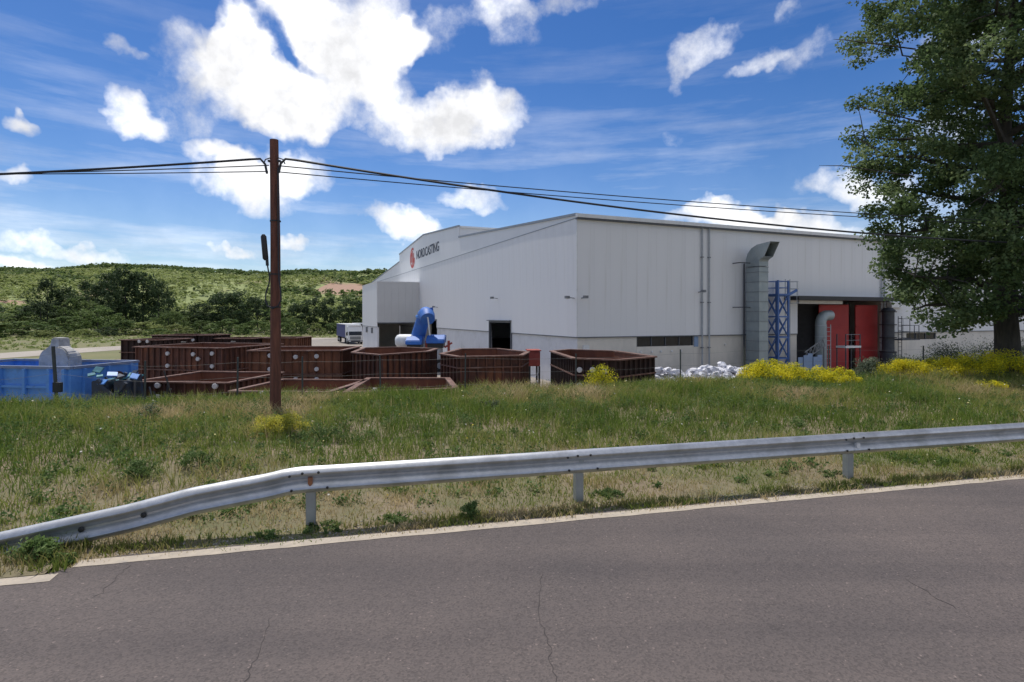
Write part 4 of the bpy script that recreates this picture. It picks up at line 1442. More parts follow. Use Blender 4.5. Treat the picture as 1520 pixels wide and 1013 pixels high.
# ---------------------------------------------------------------- pole and cables
def pole_at(x, y, label, extra=False):
    z = float(ground_z(x, y))
    t = empty('telephone_pole', (x, y, z - .02), 0, label, 'pole', 'telephone poles along the road')
    H = 6.25
    MB().tube([(0, 0, -.3), (.0, 0, .2), (.005, 0, 2), (-.0, 0, 4), (-.03, 0, H)], [.125, .12, .112, .105, .092], 16).build('shaft', M['pole_wood'], t, smooth=True)
    MB().box(-.16, .12, -.04, .04, H - .50, H - .46).build('bracket', M['dark_steel'], t)
    for sgn in (-1, 1):
        MB().tube([(sgn * .08, -.06, H - .42), (sgn * .2, -.06, H - .46), (sgn * .24, -.06, H - .56)], .014, 6).build('cable_hook', M['dark_steel'], t)
    if extra:
        MB().tube([(-.16, -.12, 3.53), (-.17, -.12, 3.56), (-.215, -.12, 4.05), (-.22, -.12, 4.10)], [.04, .062, .062, .03], 12).build('splice_canister', M['black'], t, smooth=True)
        MB().tube([(-.13, -.12, 3.4), (-.14, -.12, 3.55)], .035, 8).build('canister_neck', M['cable'], t)
        lp = [(-.13, -.12, 3.42), (-.11, -.12, 3.3), (-.08, -.12, 3.18), (-.09, -.125, 3.0), (-.155, -.13, 2.8), (-.165, -.135, 2.62), (-.12, -.14, 2.5), (0, -.145, 2.44), (.12, -.14, 2.5), (.185, -.135, 2.64), (.17, -.13, 2.85), (.13, -.12, 3.1), (.115, -.115, 3.4), (.105, -.1, 4.2), (.10, -.1, 5.2), (.10, -.095, 5.6)]
        MB().tube(lp, .017, 8).build('drop_cable', M['cable'], t, smooth=True)
        for zz in (2.46, 3.2, 4.4):
            MB().lathe([(.118, zz), (.118, zz + .03)], 16).build('strap', M['black'], t)
    return t


PX, PY = -5.34, 13.0
pole_at(PX, PY, 'brown wooden telephone pole with black splice canister standing in the grass bank', True)
rgt, lft = (PX + 43.6, PY + 11.2), (PX - 43.6, PY - 11.2)
pole_at(*rgt, 'wooden telephone pole beyond the large leafy tree')
pole_at(*lft, 'wooden telephone pole farther along the road past the barrier end')
ztop = float(ground_z(PX, PY)) + 6.25


def cable(name, label, a, b, sag, r, bend=0):
    a, b = Vector(a), Vector(b)
    pts = []
    for i in range(61):
        u = (i / 60) ** 1.6
        p = a.lerp(b, u)
        p.z -= 4 * sag * u * (1 - u)
        pts.append(p)
    if bend:
        d = (b - a).normalized()
        pts = [a + Vector((0, 0, -.35)) + d * .02, a + Vector((0, 0, -.14)) + d * .06, a + Vector((0, 0, -.03)) + d * .16] + [p for p in pts if (p - a).length > .3]
    return tag(MB().tube(pts, r, 6).build(name, M['cable'], None, smooth=True), label, 'cable')


fr_ = -.11
za = ztop - .48
cable('overhead_cable', 'thick black overhead cable sagging from the pole over the hall roof to the tree', (PX + .1, PY + fr_, za + .04), (rgt[0] - .1, rgt[1] + fr_, za + .05), 1.22, .026, 1)
cable('overhead_cable', 'thin upper overhead cable from the pole towards the tree, above the thick one', (PX + .1, PY + fr_ + .05, za - .14), (rgt[0] - .1, rgt[1] + fr_, za + .2), .52, .013)
cable('overhead_cable', 'thin lower overhead cable crossing the thick cable right of the pole', (PX + .1, PY + fr_, za - .29), (rgt[0] - .1, rgt[1] + fr_, za + .1), .50, .012)
cable('overhead_cable', 'thick black overhead cable running from the pole past the far hill side', (PX - .12, PY + fr_, za + .02), (lft[0] + .1, lft[1] + fr_, za - .1), 1.65, .026, 1)
cable('overhead_cable', 'thin middle overhead cable left of the pole', (PX - .12, PY + fr_ + .05, za - .13), (lft[0] + .1, lft[1] + fr_, za - .1), 1.25, .012)
cable('overhead_cable', 'thin lowest overhead cable left of the pole', (PX - .12, PY + fr_, za - .28), (lft[0] + .1, lft[1] + fr_, za - .2), .95, .011)

# ---------------------------------------------------------------- wire fence on the far side of the bank
fence = empty('wire_fence', (*sd_xy(0, 9.9), 0), 0, 'thin wire fence on dark posts along the top of the grass bank', 'fence')
fo = Vector(fence.location)
fs = []
for px in (-40, 86, 215, 352, 449, 565, 690, 855, 1010, 1105, 1230, 1370, 1500, 1640):
    k = (px - CX) / F
    # along d = 9.9
    Yf = (9.9 + D0) / (RN.y + RN.x * k)
    fs.append((k * Yf, Yf, px))
tops = []
for x, y, px in fs:
    gz = float(ground_z(x, y))
    lean = .12 if px == 86 else random.uniform(-.03, .03)
    h = 1.62 if px == 86 else 1.25
    a = Vector((x, y, gz - .15)) - fo
    b = Vector((x - lean, y, gz + h)) - fo
    MB().bar(a, b, .055 if px == 86 else .036).build('post', M['wood_fence'], fence)
    tops.append((a, b))
for u in (.35, .62, .9):
    for (a, b), (c, d) in zip(tops[:-1], tops[1:]):
        p, q = a.lerp(b, u), c.lerp(d, u)
        m = p.lerp(q, .5) - Vector((0, 0, .03))
        MB().tube([p, m, q], .0024, 4, caps=False).build('wire', M['wire'], fence)
sp = Vector((tops[1][0])).lerp(tops[1][1], .42)
MB().box(.0, .2, -.05, .03, -.1, .14).build('post_box', M['black'], fence, loc=tuple(sp + Vector((0, -.06, 0))))

# ---------------------------------------------------------------- vegetation
def leaves(centers, size, asp=.55, up=.3, r=None, tint=None, out_dir=None):
    """diamond leaves: arrays of centres -> verts, quads"""
    r = r or rng
    n = len(centers)
    a = r.normal(size=(n, 3))
    if out_dir is not None: a = a + out_dir * .8
    a[:, 2] += up
    nrm = a / np.linalg.norm(a, axis=1, keepdims=True)
    t = r.normal(size=(n, 3))
    u = np.cross(nrm, t)
    u /= np.linalg.norm(u, axis=1, keepdims=True) + 1e-9
    w = np.cross(nrm, u)
    s = (size * r.uniform(.6, 1.3, n))[:, None]
    v = np.stack([centers - u * s * .5, centers + w * s * .5 * asp + nrm * s * .06, centers + u * s * .5, centers - w * s * .5 * asp + nrm * s * .06], 1).reshape(-1, 3)
    q = np.arange(4 * n).reshape(-1, 4)
    return v, q


def clump_points(cs, rad, n, r, flat=.75):
    """n points round each clump centre, denser to the shell"""
    k = len(cs)
    d = r.normal(size=(k, n, 3))
    d /= np.linalg.norm(d, axis=2, keepdims=True)
    rr = r.random((k, n, 1)) ** .45
    off = d * rr * np.asarray(rad).reshape(k, 1, 1)
    off[..., 2] *= flat
    return (cs[:, None, :] + off).reshape(-1, 3), d.reshape(-1, 3)


M['leaf_big'] = leafmat('poplar_leaf', [(0, (.07, .115, .042)), (.5, (.125, .18, .068)), (1, (.22, .275, .135))], .45)
M['leaf_dark'] = leafmat('dark_leaf', [(0, (.033, .056, .025)), (.5, (.056, .088, .038)), (1, (.09, .125, .054))], .34)
M['leaf_mid'] = leafmat('mid_leaf', [(0, (.075, .12, .038)), (.5, (.12, .175, .055)), (1, (.17, .225, .08))], .42)
M['leaf_light'] = leafmat('light_leaf', [(0, (.19, .235, .075)), (.5, (.26, .305, .105)), (1, (.33, .365, .155))], .46)
M['leaf_olive'] = leafmat('olive_leaf', [(0, (.08, .11, .065)), (.5, (.13, .16, .10)), (1, (.20, .22, .15))], .3)
M['broom'] = leafmat('broom_flower', [(0, (.16, .21, .04)), (.25, (.52, .50, .04)), (.6, (.80, .71, .03)), (1, (.86, .72, .05))], .45)
M['mustard'] = leafmat('mustard_flower', [(0, (.13, .18, .045)), (.45, (.30, .32, .08)), (.75, (.6, .55, .08)), (1, (.72, .64, .10))], .4)
M['weed'] = leafmat('weed_leaf', [(0, (.08, .14, .04)), (.5, (.13, .20, .06)), (1, (.20, .26, .10))], .42)
M['grass'] = leafmat('grass_blade', [(0, (.13, .19, .035)), (.35, (.215, .26, .058)), (.55, (.29, .285, .09)), (.75, (.40, .32, .155)), (1, (.52, .42, .24))], .45, .8)


def shrub_mesh(name, w, d, h, n_cl, n_leaf, size, material, r, rad=(.25, .5), lo=.05, tint=(0, 1), asp=.55):
    """low rounded bush built of leaf clumps; origin at its base"""
    a = r.uniform(0, 2 * np.pi, n_cl)
    rr = np.sqrt(r.random(n_cl))
    zt = np.sqrt(np.clip(1 - rr ** 2 * .85, 0, 1))
    cs = np.stack([np.cos(a) * rr * w / 2, np.sin(a) * rr * d / 2, h * (lo + (zt - lo) * r.uniform(.35, 1, n_cl))], 1)
    rads = r.uniform(*rad, n_cl) * h
    p, dr = clump_points(cs, rads, n_leaf, r, .8)
    p[:, 2] = np.maximum(p[:, 2], .02)
    v, q = leaves(p, size, asp, .4, r, out_dir=dr)
    base = np.repeat(r.uniform(0, 1, n_cl), n_leaf)
    t = tint[0] + (tint[1] - tint[0]) * np.clip(base * .6 + r.uniform(-.2, .6, len(base)), 0, 1)
    return np_mesh(name, v, q, material, t)


# big tree
def big_tree():
    r = np.random.default_rng(5)
    bx, by = 17.7, 20.6
    bz = float(ground_z(bx, by))
    t = empty('broadleaf_tree', (bx, by, bz - .1), 0, 'large dark green broadleaf tree on the bank before the side wall', 'tree')
    hh = np.array([1.6, 2.1, 2.8, 5.0, 8, 11, 14, 16.5, 18.5, 19.8])
    rr = np.array([2.4, 3.7, 4.4, 5.1, 5.9, 6.1, 5.9, 4.8, 3.0, .8])
    env = lambda z: np.interp(z, hh, rr) * .80
    trunk = [Vector((.1, 0, 0)), Vector((.05, 0, .5)), Vector((.0, .0, 1.6)), Vector((-.05, .05, 3.0)), Vector((.1, 0, 5.5)), Vector((.0, .1, 9)), Vector((.2, 0, 13)), Vector((.1, 0, 17.5))]
    MB().tube(trunk, [.50, .40, .36, .33, .28, .2, .12, .04], 14).build('trunk', M['bark'], t, smooth=True)
    limbs = MB()
    tips = []
    nl = 46
    for i in range(nl):
        z0 = 2.2 + 13.5 * (i / nl) ** 1.05
        az_ = i * 2.399 + r.uniform(-.3, .3)
        L = env(min(z0 + 1.3, 19)) * r.uniform(.72, .95)
        u = (z0 - 0) / 17.5
        p0 = Vector((0, 0, z0))
        d = Vector((math.cos(az_), math.sin(az_), r.uniform(.12, .5) + .25 * u))
        pts = [p0]
        for k in range(1, 6):
            f = k / 5
            q = p0 + Vector((d.x * L * f, d.y * L * f, d.z * L * f - (.9 if z0 < 5 else .25) * f * f)) + Vector(r.normal(size=3) * .14)
            pts.append(q)
        limbs.tube(pts, [max(.02, (.17 - .1 * u) * (1 - .85 * k / 5)) for k in range(6)], 6)
        tips.append((pts, L))
    limbs.build('limbs', M['bark'], t, smooth=True)['kind'] = 'stuff'
    # clumps: along limb outer halves plus a shell
    cs = []
    for pts, L in tips:
        for k in (2, 3, 4, 5):
            for j in range(2 if k > 2 else 1):
                cs.append(np.array(pts[k]) + r.normal(size=3) * np.array([.55, .55, .4]))
    for j in range(520):
        z = 1.9 + 17.4 * r.random() ** 1.12
        a = r.uniform(0, 2 * np.pi)
        q = env(z) * (1 - .55 * r.random() ** 1.6) * r.uniform(.86, 1.07)
        cs.append(np.array([np.cos(a) * q, np.sin(a) * q, z]))
    for j in range(210):
        z = r.uniform(3.6, 18)
        a = r.uniform(0, 2 * np.pi)
        q = env(z) * r.uniform(.1, .5)
        cs.append(np.array([np.cos(a) * q, np.sin(a) * q, z]))
    cs = np.array(cs)
    cs[:, 2] -= .10 * np.maximum(0, np.hypot(cs[:, 0], cs[:, 1]) - 3) * (cs[:, 2] < 6)
    rr_ = np.hypot(cs[:, 0], cs[:, 1])
    cs = cs[rr_ < env(cs[:, 2]) * 1.02]
    # bites out of the outline
    keep = vnoise(np.arctan2(cs[:, 1], cs[:, 0]) * 3 + 20, cs[:, 2] * .55, 1.0, 6) > .25
    cs = cs[keep]
    rad = r.uniform(.36, .74, len(cs))
    p, dr = clump_points(cs, rad, 210, r, .7)
    v, q = leaves(p, .14, .66, .9, r, out_dir=dr * .4)
    tint = np.clip(np.repeat(r.uniform(.1, .7, len(cs)), 210) + r.uniform(-.25, .35, len(p)), 0, 1)
    link('crown', np_mesh('crown', v, q, M['leaf_big'], tint), t)
    tw = MB()
    for c in cs[::2]:
        c = Vector(c)
        j = min((pp for pts, L in tips for pp in pts[1:]), key=lambda pp: (pp - c).length)
        if (j - c).length < 2.6:
            tw.tube([j, j.lerp(c, .5) + Vector((0, 0, .08)), c], [.028, .018, .008], 4, caps=False)
    # a few bare twigs poke out of the crown
    for z, a, L in ((7.9, 2.95, 6.2), (9.6, 3.2, 5.6), (12.5, 3.0, 5.8)):
        tw.tube([Vector((math.cos(a) * 3, math.sin(a) * 3, z - .5)), Vector((math.cos(a) * 5.4, math.sin(a) * 5.4, z)), Vector((math.cos(a) * L, math.sin(a) * L, z + .05))], [.03, .02, .006], 4, caps=False)
    tw.build('twigs', M['bark'], t)['kind'] = 'stuff'


big_tree()

# broom and other shrubs on the bank
r2 = np.random.default_rng(21)
def bank_d(px, d):
    k = (px - CX) / F
    Yd = (d + D0) / (RN.y + RN.x * k)
    return k * Yd, Yd


def plant(name, label, cat, px, d, w, h, material, n_cl=40, n_leaf=160, size=.06, group=None, rad=(.25, .45), dd=None, tint=(0, 1), sink=.03):
    x, y = bank_d(px, d)
    z = float(ground_z(x, y)) - sink
    t = empty(name, (x, y, z), 0, label, cat, group)
    st = MB()
    for k in range(9 if cat == 'shrub' else 5):
        a = k * .7
        st.tube([(0, 0, 0), (math.cos(a) * w * .15, math.sin(a) * (dd or w) * .15, h * .45), (math.cos(a) * w * .3, math.sin(a) * (dd or w) * .3, h * .75)], [.014, .01, .005], 4, caps=False)
    st.build('stems', M['bark'] if cat == 'shrub' else M['weed'], t)
    me = shrub_mesh('foliage', w, dd or w * .8, h, n_cl, n_leaf, size, material, r2, rad, tint=tint)
    link('foliage', me, t)
    return t


plant('broom_shrub', 'small yellow flowering broom in front of the dark six-sided flask', 'shrub', 890, 9.3, .75, .78, M['broom'], 22, 170, .045)
plant('broom_shrub', 'yellow flowering broom before the foot of the exhaust duct', 'shrub', 1150, 9.2, 2.1, .70, M['broom'], 60, 240, .05)
plant('broom_shrub', 'greenish yellow broom before the red gates', 'shrub', 1230, 8.3, 1.8, .56, M['broom'], 50, 240, .05, tint=(0, .8))
plant('broom_shrub', 'yellow broom right of the red gates, below the caged ladder', 'shrub', 1340, 9.0, 1.7, .66, M['broom'], 50, 240, .05)
plant('broom_shrub', 'yellow broom between the ladder and the large tree', 'shrub', 1405, 8.6, 2.2, .68, M['broom'], 55, 240, .05)
plant('broom_shrub', 'broad bright yellow broom at the foot of the large tree', 'shrub', 1480, 8.2, 3.2, .86, M['broom'], 80, 240, .05)
plant('broom_shrub', 'broom with sparse yellow flowers lower on the bank, near the tree', 'shrub', 1470, 6.4, .8, .4, M['broom'], 18, 120, .04, tint=(0, .75))
for px, d, w, h, lab in ((1400, 10.6, 2.2, 1.35, 'grey green bush left of the tree trunk, behind the broom'), (1450, 11.2, 2.6, 1.9, 'tall grey green bush just behind the tree trunk'), (1345, 10.8, 1.4, 1.05, 'small grey green bush below the narrow window'), (1290, 9.6, .9, .7, 'thin brownish shrub before the second red gate leaf'), (1515, 10.5, 2.0, 1.5, 'grey green bush right of the tree trunk')):
    plant('wild_bush', lab, 'shrub', px, d, w, h, M['leaf_olive'], 40, 150, .06)
plant('mustard_plant', 'yellow flowering mustard clump at the foot of the wooden pole', 'plant', 414, 5.3, 1.05, .45, M['mustard'], 44, 150, .032, rad=(.18, .34), tint=(.35, 1))
plant('weed_clump', 'upright dark green weed at the road edge under the barrier', 'plant', 699, .36, .24, .27, M['weed'], 14, 60, .03, rad=(.12, .28))
plant('weed_clump', 'broad green weed at the buried end of the barrier', 'plant', 55, .22, .36, .26, M['weed'], 22, 80, .045)
plant('weed_clump', 'low green weed beside the end of the painted line', 'plant', 92, .12, .24, .13, M['weed'], 14, 60, .04)
for px, d, w, h, lab in ((1240, .75, .5, .09, 'low green weed mat at the foot of the barrier post by the bare soil'), (900, .7, .5, .10, 'low weed mat right of the barrier post'), (590, .5, .5, .08, 'low weed mat at the road edge near the rusty reflector'), (480, .42, .5, .08, 'low weed at the foot of the rusty reflector post'), (390, .36, .42, .07, 'low weed under the bend of the barrier'), (1400, .9, .6, .10, 'low weed mat at the road edge farther along'),
                         (300, 3.2, .6, .32, 'dark green weed tuft above the ramped rail'), (215, 3.0, .5, .34, 'second dark green weed tuft above the ramped rail'), (480, 4.6, .9, .4, 'dark weed patch below the pole behind the barrier'), (725, 6.8, .6, .34, 'grey green thistle patch in the middle of the bank'), (790, 6.0, .8, .38, 'dark thistle clump in the middle of the bank'), (225, 7.4, .6, .4, 'dark weed tuft on the bank before the turquoise sheeting')):
    plant('weed_clump', lab, 'plant', px, d, w, h, M['weed'] if d < 6.5 else M['leaf_olive'], 26 if d < 1 else 20, 34 if d < 1 else 55, .03 if d < 1 else .04, rad=(.3, .6) if d < 1 else (.2, .45))

# grass on the bank
def grass_field(name, n, s_rng, d_rng, hfun, wid, tfun, seed, lean=.45, power=1.0):
    r = np.random.default_rng(seed)
    s = r.uniform(*s_rng, n)
    u = r.random(n) ** power
    d = d_rng[0] + (d_rng[1] - d_rng[0]) * u
    x, y = sd_xy(s, d)
    # only where the bank can be seen from the road side
    ok = np.abs(x) < .98 * np.maximum(y, 0) + 2.5
    x, y, s, d = x[ok], y[ok], s[ok], d[ok]
    n = len(x)
    dens = vnoise(x, y, .35, seed + 1)
    ok = r.random(n) < .35 + .9 * dens
    x, y, s, d = x[ok], y[ok], s[ok], d[ok]
    n = len(x)
    z = ground_z(x, y) - .01
    h = hfun(x, y, s, d, r) * r.uniform(.5, 1.25, n)
    a = r.uniform(0, 2 * np.pi, n)
    la = r.uniform(0, 2 * np.pi, n)
    ln = h * lean * r.random(n) ** .7
    w = wid * r.uniform(.6, 1.4, n) * (1 + .03 * y)
    p0 = np.stack([x, y, z], 1)
    wx = np.stack([np.cos(a) * w, np.sin(a) * w, np.zeros(n)], 1)
    bend = np.stack([np.cos(la) * ln, np.sin(la) * ln, np.zeros(n)], 1)
    m = p0 + bend * .35 + np.stack([np.zeros(n), np.zeros(n), h * .6], 1)
    t = p0 + bend + np.stack([np.zeros(n), np.zeros(n), h], 1)
    v = np.stack([p0 - wx * .5, p0 + wx * .5, m + wx * .42, m - wx * .42, t], 1).reshape(-1, 3)
    b = np.arange(n) * 5
    q = np.stack([b, b + 1, b + 2, b + 3], 1)
    tr = np.stack([b + 3, b + 2, b + 4], 1)
    tint = np.clip(tfun(x, y, s, d, r), 0, 1)
    me = np_mesh(name, v, q, M['grass'], np.concatenate([tint, tint]), tr)
    return tag(link(name, me), kind='stuff')


def patch(x, y):
    return .55 * vnoise(x, y, 2.6, 31) + .3 * vnoise(x, y, 1.0, 32) + .15 * vnoise(x, y, .4, 33)


def h_bank(x, y, s, d, r):
    base = np.interp(d, [.3, .9, 1.6, 2.5, 5, 8, 10.5], [.04, .06, .10, .17, .23, .28, .32])
    return base * (.6 + .9 * vnoise(x, y, .9, 41))


def t_bank(x, y, s, d, r):
    dry = np.interp(d, [.3, 1.0, 1.8, 3.0, 4.2, 6, 8, 11], [.54, .56, .42, .43, .40, .32, .27, .24])
    return dry + (patch(x, y) - .5) * 2.2 + r.normal(0, .13, len(x))


o = grass_field('bank_grass', 250000, (-24, 30), (.25, 11.3), h_bank, .0095, t_bank, 51, lean=1.15, power=.85)
o['label'] = 'mixed green and straw coloured grass covering the roadside bank'
o = grass_field('seed_grass', 14000, (-22, 28), (2.0, 10.8), lambda x, y, s, d, r: np.interp(d, [2, 5, 8, 11], [.28, .36, .44, .46]), .006, lambda x, y, s, d, r: .5 + .35 * r.random(len(x)), 61, .35)
o['label'] = 'thin pale seed stalks standing above the grass bank'
o = grass_field('verge_grass', 30000, (-9, 14), (-.02, 1.7), lambda x, y, s, d, r: np.full(len(x), .06) + .07 * (vnoise(x, y, .5, 71) > .62), .008, lambda x, y, s, d, r: .70 + (vnoise(x, y, .7, 72) - .5) * 1.5 + r.normal(0, .12, len(x)), 71, .9)
o['label'] = 'short sparse grass on the soil strip beside the road'
o = grass_field('edge_weeds', 11000, (-2.8, 15), (.085, .42), lambda x, y, s, d, r: .03 + .07 * (vnoise(x, y, .35, 86) > .5), .010, lambda x, y, s, d, r: .52 + (vnoise(x, y, .6, 87) - .5) * 1.3 + r.normal(0, .12, len(x)), 85, .9)
o['label'] = 'short weeds and grass growing along the edge of the tarmac'
# the strip of verge that has crept over the tarmac by the buried rail end
vs = []
for s in np.arange(-14, -2.83, .2):
    w1 = -.185 + float(vnoise(s, 1, .3, 3) - .5) * .05
    a, b = sd_xy(s, w1), sd_xy(s, .4)
    vs.append(((a[0], a[1], .008), (b[0], b[1], .03)))
tag(link('verge', strip_mesh('verge', vs, M['soil'])), kind='structure')
o = grass_field('verge_weeds', 9000, (-9, -2.85), (-.17, .7), lambda x, y, s, d, r: .05 + .12 * (vnoise(x, y, .4, 81) > .45), .009, lambda x, y, s, d, r: .30 + (vnoise(x, y, .5, 82) - .5) * 1.2 + r.normal(0, .1, len(x)), 81, .8)
o['label'] = 'weeds and short grass round the buried barrier end'
# broad weed leaves mixed into the grass
r3 = np.random.default_rng(91)
ncl = 1700
s = r3.uniform(-20, 26, ncl)
d = .8 + 9.8 * r3.random(ncl)
x, y = sd_xy(s, d)
ok = np.abs(x) < .95 * y + 2
x, y, d = x[ok], y[ok], d[ok]
cs = np.stack([x, y, ground_z(x, y) + np.interp(d, [.8, 3, 10], [.03, .08, .16])], 1)
p, dr = clump_points(cs, r3.uniform(.08, .24, len(cs)), 60, r3, .7)
p[:, 2] = np.maximum(p[:, 2], ground_z(p[:, 0], p[:, 1]) + .01)
v, q = leaves(p, .055, .5, .8, r3)
ti = np.clip(np.repeat(r3.uniform(0, .8, len(cs)), 60) + r3.uniform(-.2, .2, len(p)), 0, 1)
tag(link('ground_weeds', np_mesh('ground_weeds', v, q, M['weed'], ti)), 'small broad-leaved weeds scattered through the bank grass', kind='stuff')
# taller uneven growth along the crest
ncl = 520
s = r3.uniform(-20, 26, ncl)
d = r3.uniform(5.0, 9.8, ncl)
x, y = sd_xy(s, d)
ok = (np.abs(x) < .95 * y + 2) & (vnoise(x, y, 2.2, 95) > .42)
x, y = x[ok], y[ok]
hh_ = r3.uniform(.18, .5, len(x))
cs = np.stack([x, y, ground_z(x, y) + hh_ * .5], 1)
p, dr = clump_points(cs, hh_ * .55, 90, r3, 1.25)
p[:, 2] = np.maximum(p[:, 2], ground_z(p[:, 0], p[:, 1]) + .01)
v, q = leaves(p, .05, .4, .3, r3)
ti = np.clip(np.repeat(r3.uniform(.1, 1, len(cs)), 90) + r3.uniform(-.2, .2, len(p)), 0, 1)
tag(link('crest_weeds', np_mesh('crest_weeds', v, q, M['weed'], ti)), 'taller uneven weeds along the top of the grass bank', kind='stuff')
# tiny flowers
nf = 420
s = r3.uniform(-14, 20, nf)
d = .6 + 8 * r3.random(nf)
x, y = sd_xy(s, d)
p = np.stack([x, y, ground_z(x, y) + np.interp(d, [.6, 3, 9], [.07, .2, .42])], 1)
v, q = leaves(p, .04, .9, 1.5, r3)
M['flower'] = leafmat('small_flower', [(0, (.62, .60, .55)), (.5, (.6, .55, .3)), (1, (.62, .5, .05))], .2)
tag(link('small_flowers', np_mesh('small_flowers', v, q, M['flower'], r3.random(len(q)) ** 1.5)), 'tiny pale and yellow flowers dotted in the grass', kind='stuff')
# stones at the edge of the tarmac
import bmesh
sms = []
for k in range(4):
    bm = bmesh.new()
    bmesh.ops.create_icosphere(bm, subdivisions=1, radius=1)
    for vv in bm.verts:
        vv.co *= r3.uniform(.7, 1.2)
        vv.co.z *= .6
    me = bpy.data.meshes.new('stone')
    bm.to_mesh(me)
    bm.free()
    me.materials.append(M['stone'])
    sms.append(me)
gv, gf = [], []
for k in range(2600):
    s_ = r3.uniform(-6, 14)
    d_ = .14 + abs(r3.normal(0, .22))
    x_, y_ = sd_xy(s_, d_)
    sz = r3.uniform(.004, .014)
    me = sms[k % 4]
    b = len(gv)
    zz = float(ground_z(x_, y_))
    gv += [(x_ + vv.co.x * sz, y_ + vv.co.y * sz, zz + vv.co.z * sz + sz * .3) for vv in me.vertices]
    gf += [tuple(i + b for i in pl.vertices) for pl in me.polygons]
gm = bpy.data.meshes.new('verge_gravel')
gm.from_pydata(gv, [], gf)
gm.materials.append(M['stone'])
tag(link('verge_gravel', gm), 'small grey stones along the edge of the tarmac', kind='stuff')

# yard weeds along the toe of the bank and over the meadow
def tuft_field(name, label, n, xr, yr_, cond, size, leaf_n, material, seed, h=.25, lift=0):
    r = np.random.default_rng(seed)
    x, y = r.uniform(*xr, n), r.uniform(*yr_, n)
    ok = cond(x, y)
    x, y = x[ok], y[ok]
    cs = np.stack([x, y, ground_z(x, y) + h * .4], 1)
    p, dr = clump_points(cs, r.uniform(.5, 1.2, len(cs)) * h * 1.6, leaf_n, r, .6)
    v, q = leaves(p, size, .5, .5, r)
    t = np.clip(np.repeat(r.random(len(cs)), leaf_n) + r.uniform(-.25, .25, len(p)), 0, 1)
    tag(link(name, np_mesh(name, v, q, material, t)), label, kind='stuff')


def meadow_ok(x, y):
    return (x < np.interp(y, [16, 40, 75, 100, 138, 139, 215], [-26, -62, -60, -55, -50, -5, -5])) & (np.abs(x) < 1.0 * y + 6)


tuft_field('meadow_growth', 'rough low growth on the meadow beyond the yard', 5200, (-210, -8), (45, 215), meadow_ok, .38, 16, M['leaf_light'], 101, .3)
tuft_field('yard_weeds', 'weeds along the foot of the bank in the yard', 700, (-30, 26), (15, 27), lambda x, y: (np.abs(xy_sd(x, y)[1] - 12) < 1.6), .06, 50, M['weed'], 103, .2)

# trees beyond the meadow
protos = {}
def crown_mesh(seed, material, kind):
    r = np.random.default_rng(seed)
    if kind == 'tall':
        hz, hr = [.12, .25, .45, .65, .85, 1.0], [.22, .36, .42, .36, .22, .04]
        ncl, nl_, sz = 90, 46, .034
    elif kind == 'round':
        hz, hr = [.05, .2, .45, .7, .9, 1.0], [.34, .48, .55, .47, .28, .06]
        ncl, nl_, sz = 90, 46, .042
    else:
        hz, hr = [.0, .2, .5, .8, 1.0], [.60, .75, .70, .45, .1]
        ncl, nl_, sz = 80, 42, .06
    z = r.uniform(hz[0], 1, ncl)
    a = r.uniform(0, 2 * np.pi, ncl)
    q = np.interp(z, hz, hr) * (1 - .6 * r.random(ncl) ** 1.8) * (.8 + .4 * vnoise(a * 1.3 + seed, z * 5, 1, seed))
    cs = np.stack([np.cos(a) * q, np.sin(a) * q, z], 1)
    p, dr = clump_points(cs, r.uniform(.06, .13, ncl), nl_, r, .75)
    v, qd = leaves(p, sz, .75, 1.0, r, out_dir=dr * .6)
    t = np.clip(np.repeat(r.uniform(0, .8, ncl), nl_) + r.uniform(-.2, .3, len(p)), 0, 1)
    return np_mesh('crown', v, qd, material, t)


trunk_me = MB().tube([(0, 0, 0), (.005, 0, .2), (0, .005, .5), (.0, 0, .8)], [.022, .018, .012, .004], 7).mesh('trunk', M['bark'], smooth=True)
for k, m in (('dark', 'leaf_dark'), ('mid', 'leaf_mid'), ('light', 'leaf_light')):
    for kind in ('tall', 'round', 'bush'):
        for j in range(2):
            protos[k, kind, j] = crown_mesh(hash((len(k), len(kind), j)) % 1000 + j * 7, M[m], kind)

desc = {('dark', 'tall'): 'tall dark tree of the far belt', ('dark', 'round'): 'rounded dark tree of the far belt', ('mid', 'round'): 'rounded mid green tree of the far belt',
        ('mid', 'bush'): 'mid green far bush', ('light', 'bush'): 'light green far bush', ('mid', 'tall'): 'tall mid green tree in the belt beyond the meadow', ('dark', 'bush'): 'dark green far bush', ('light', 'round'): 'light green rounded tree before the tree belt'}
grp = {'tall': 'trees beyond the meadow', 'round': 'trees beyond the meadow', 'bush': 'bushes along the meadow edge'}
rt = random.Random(4)


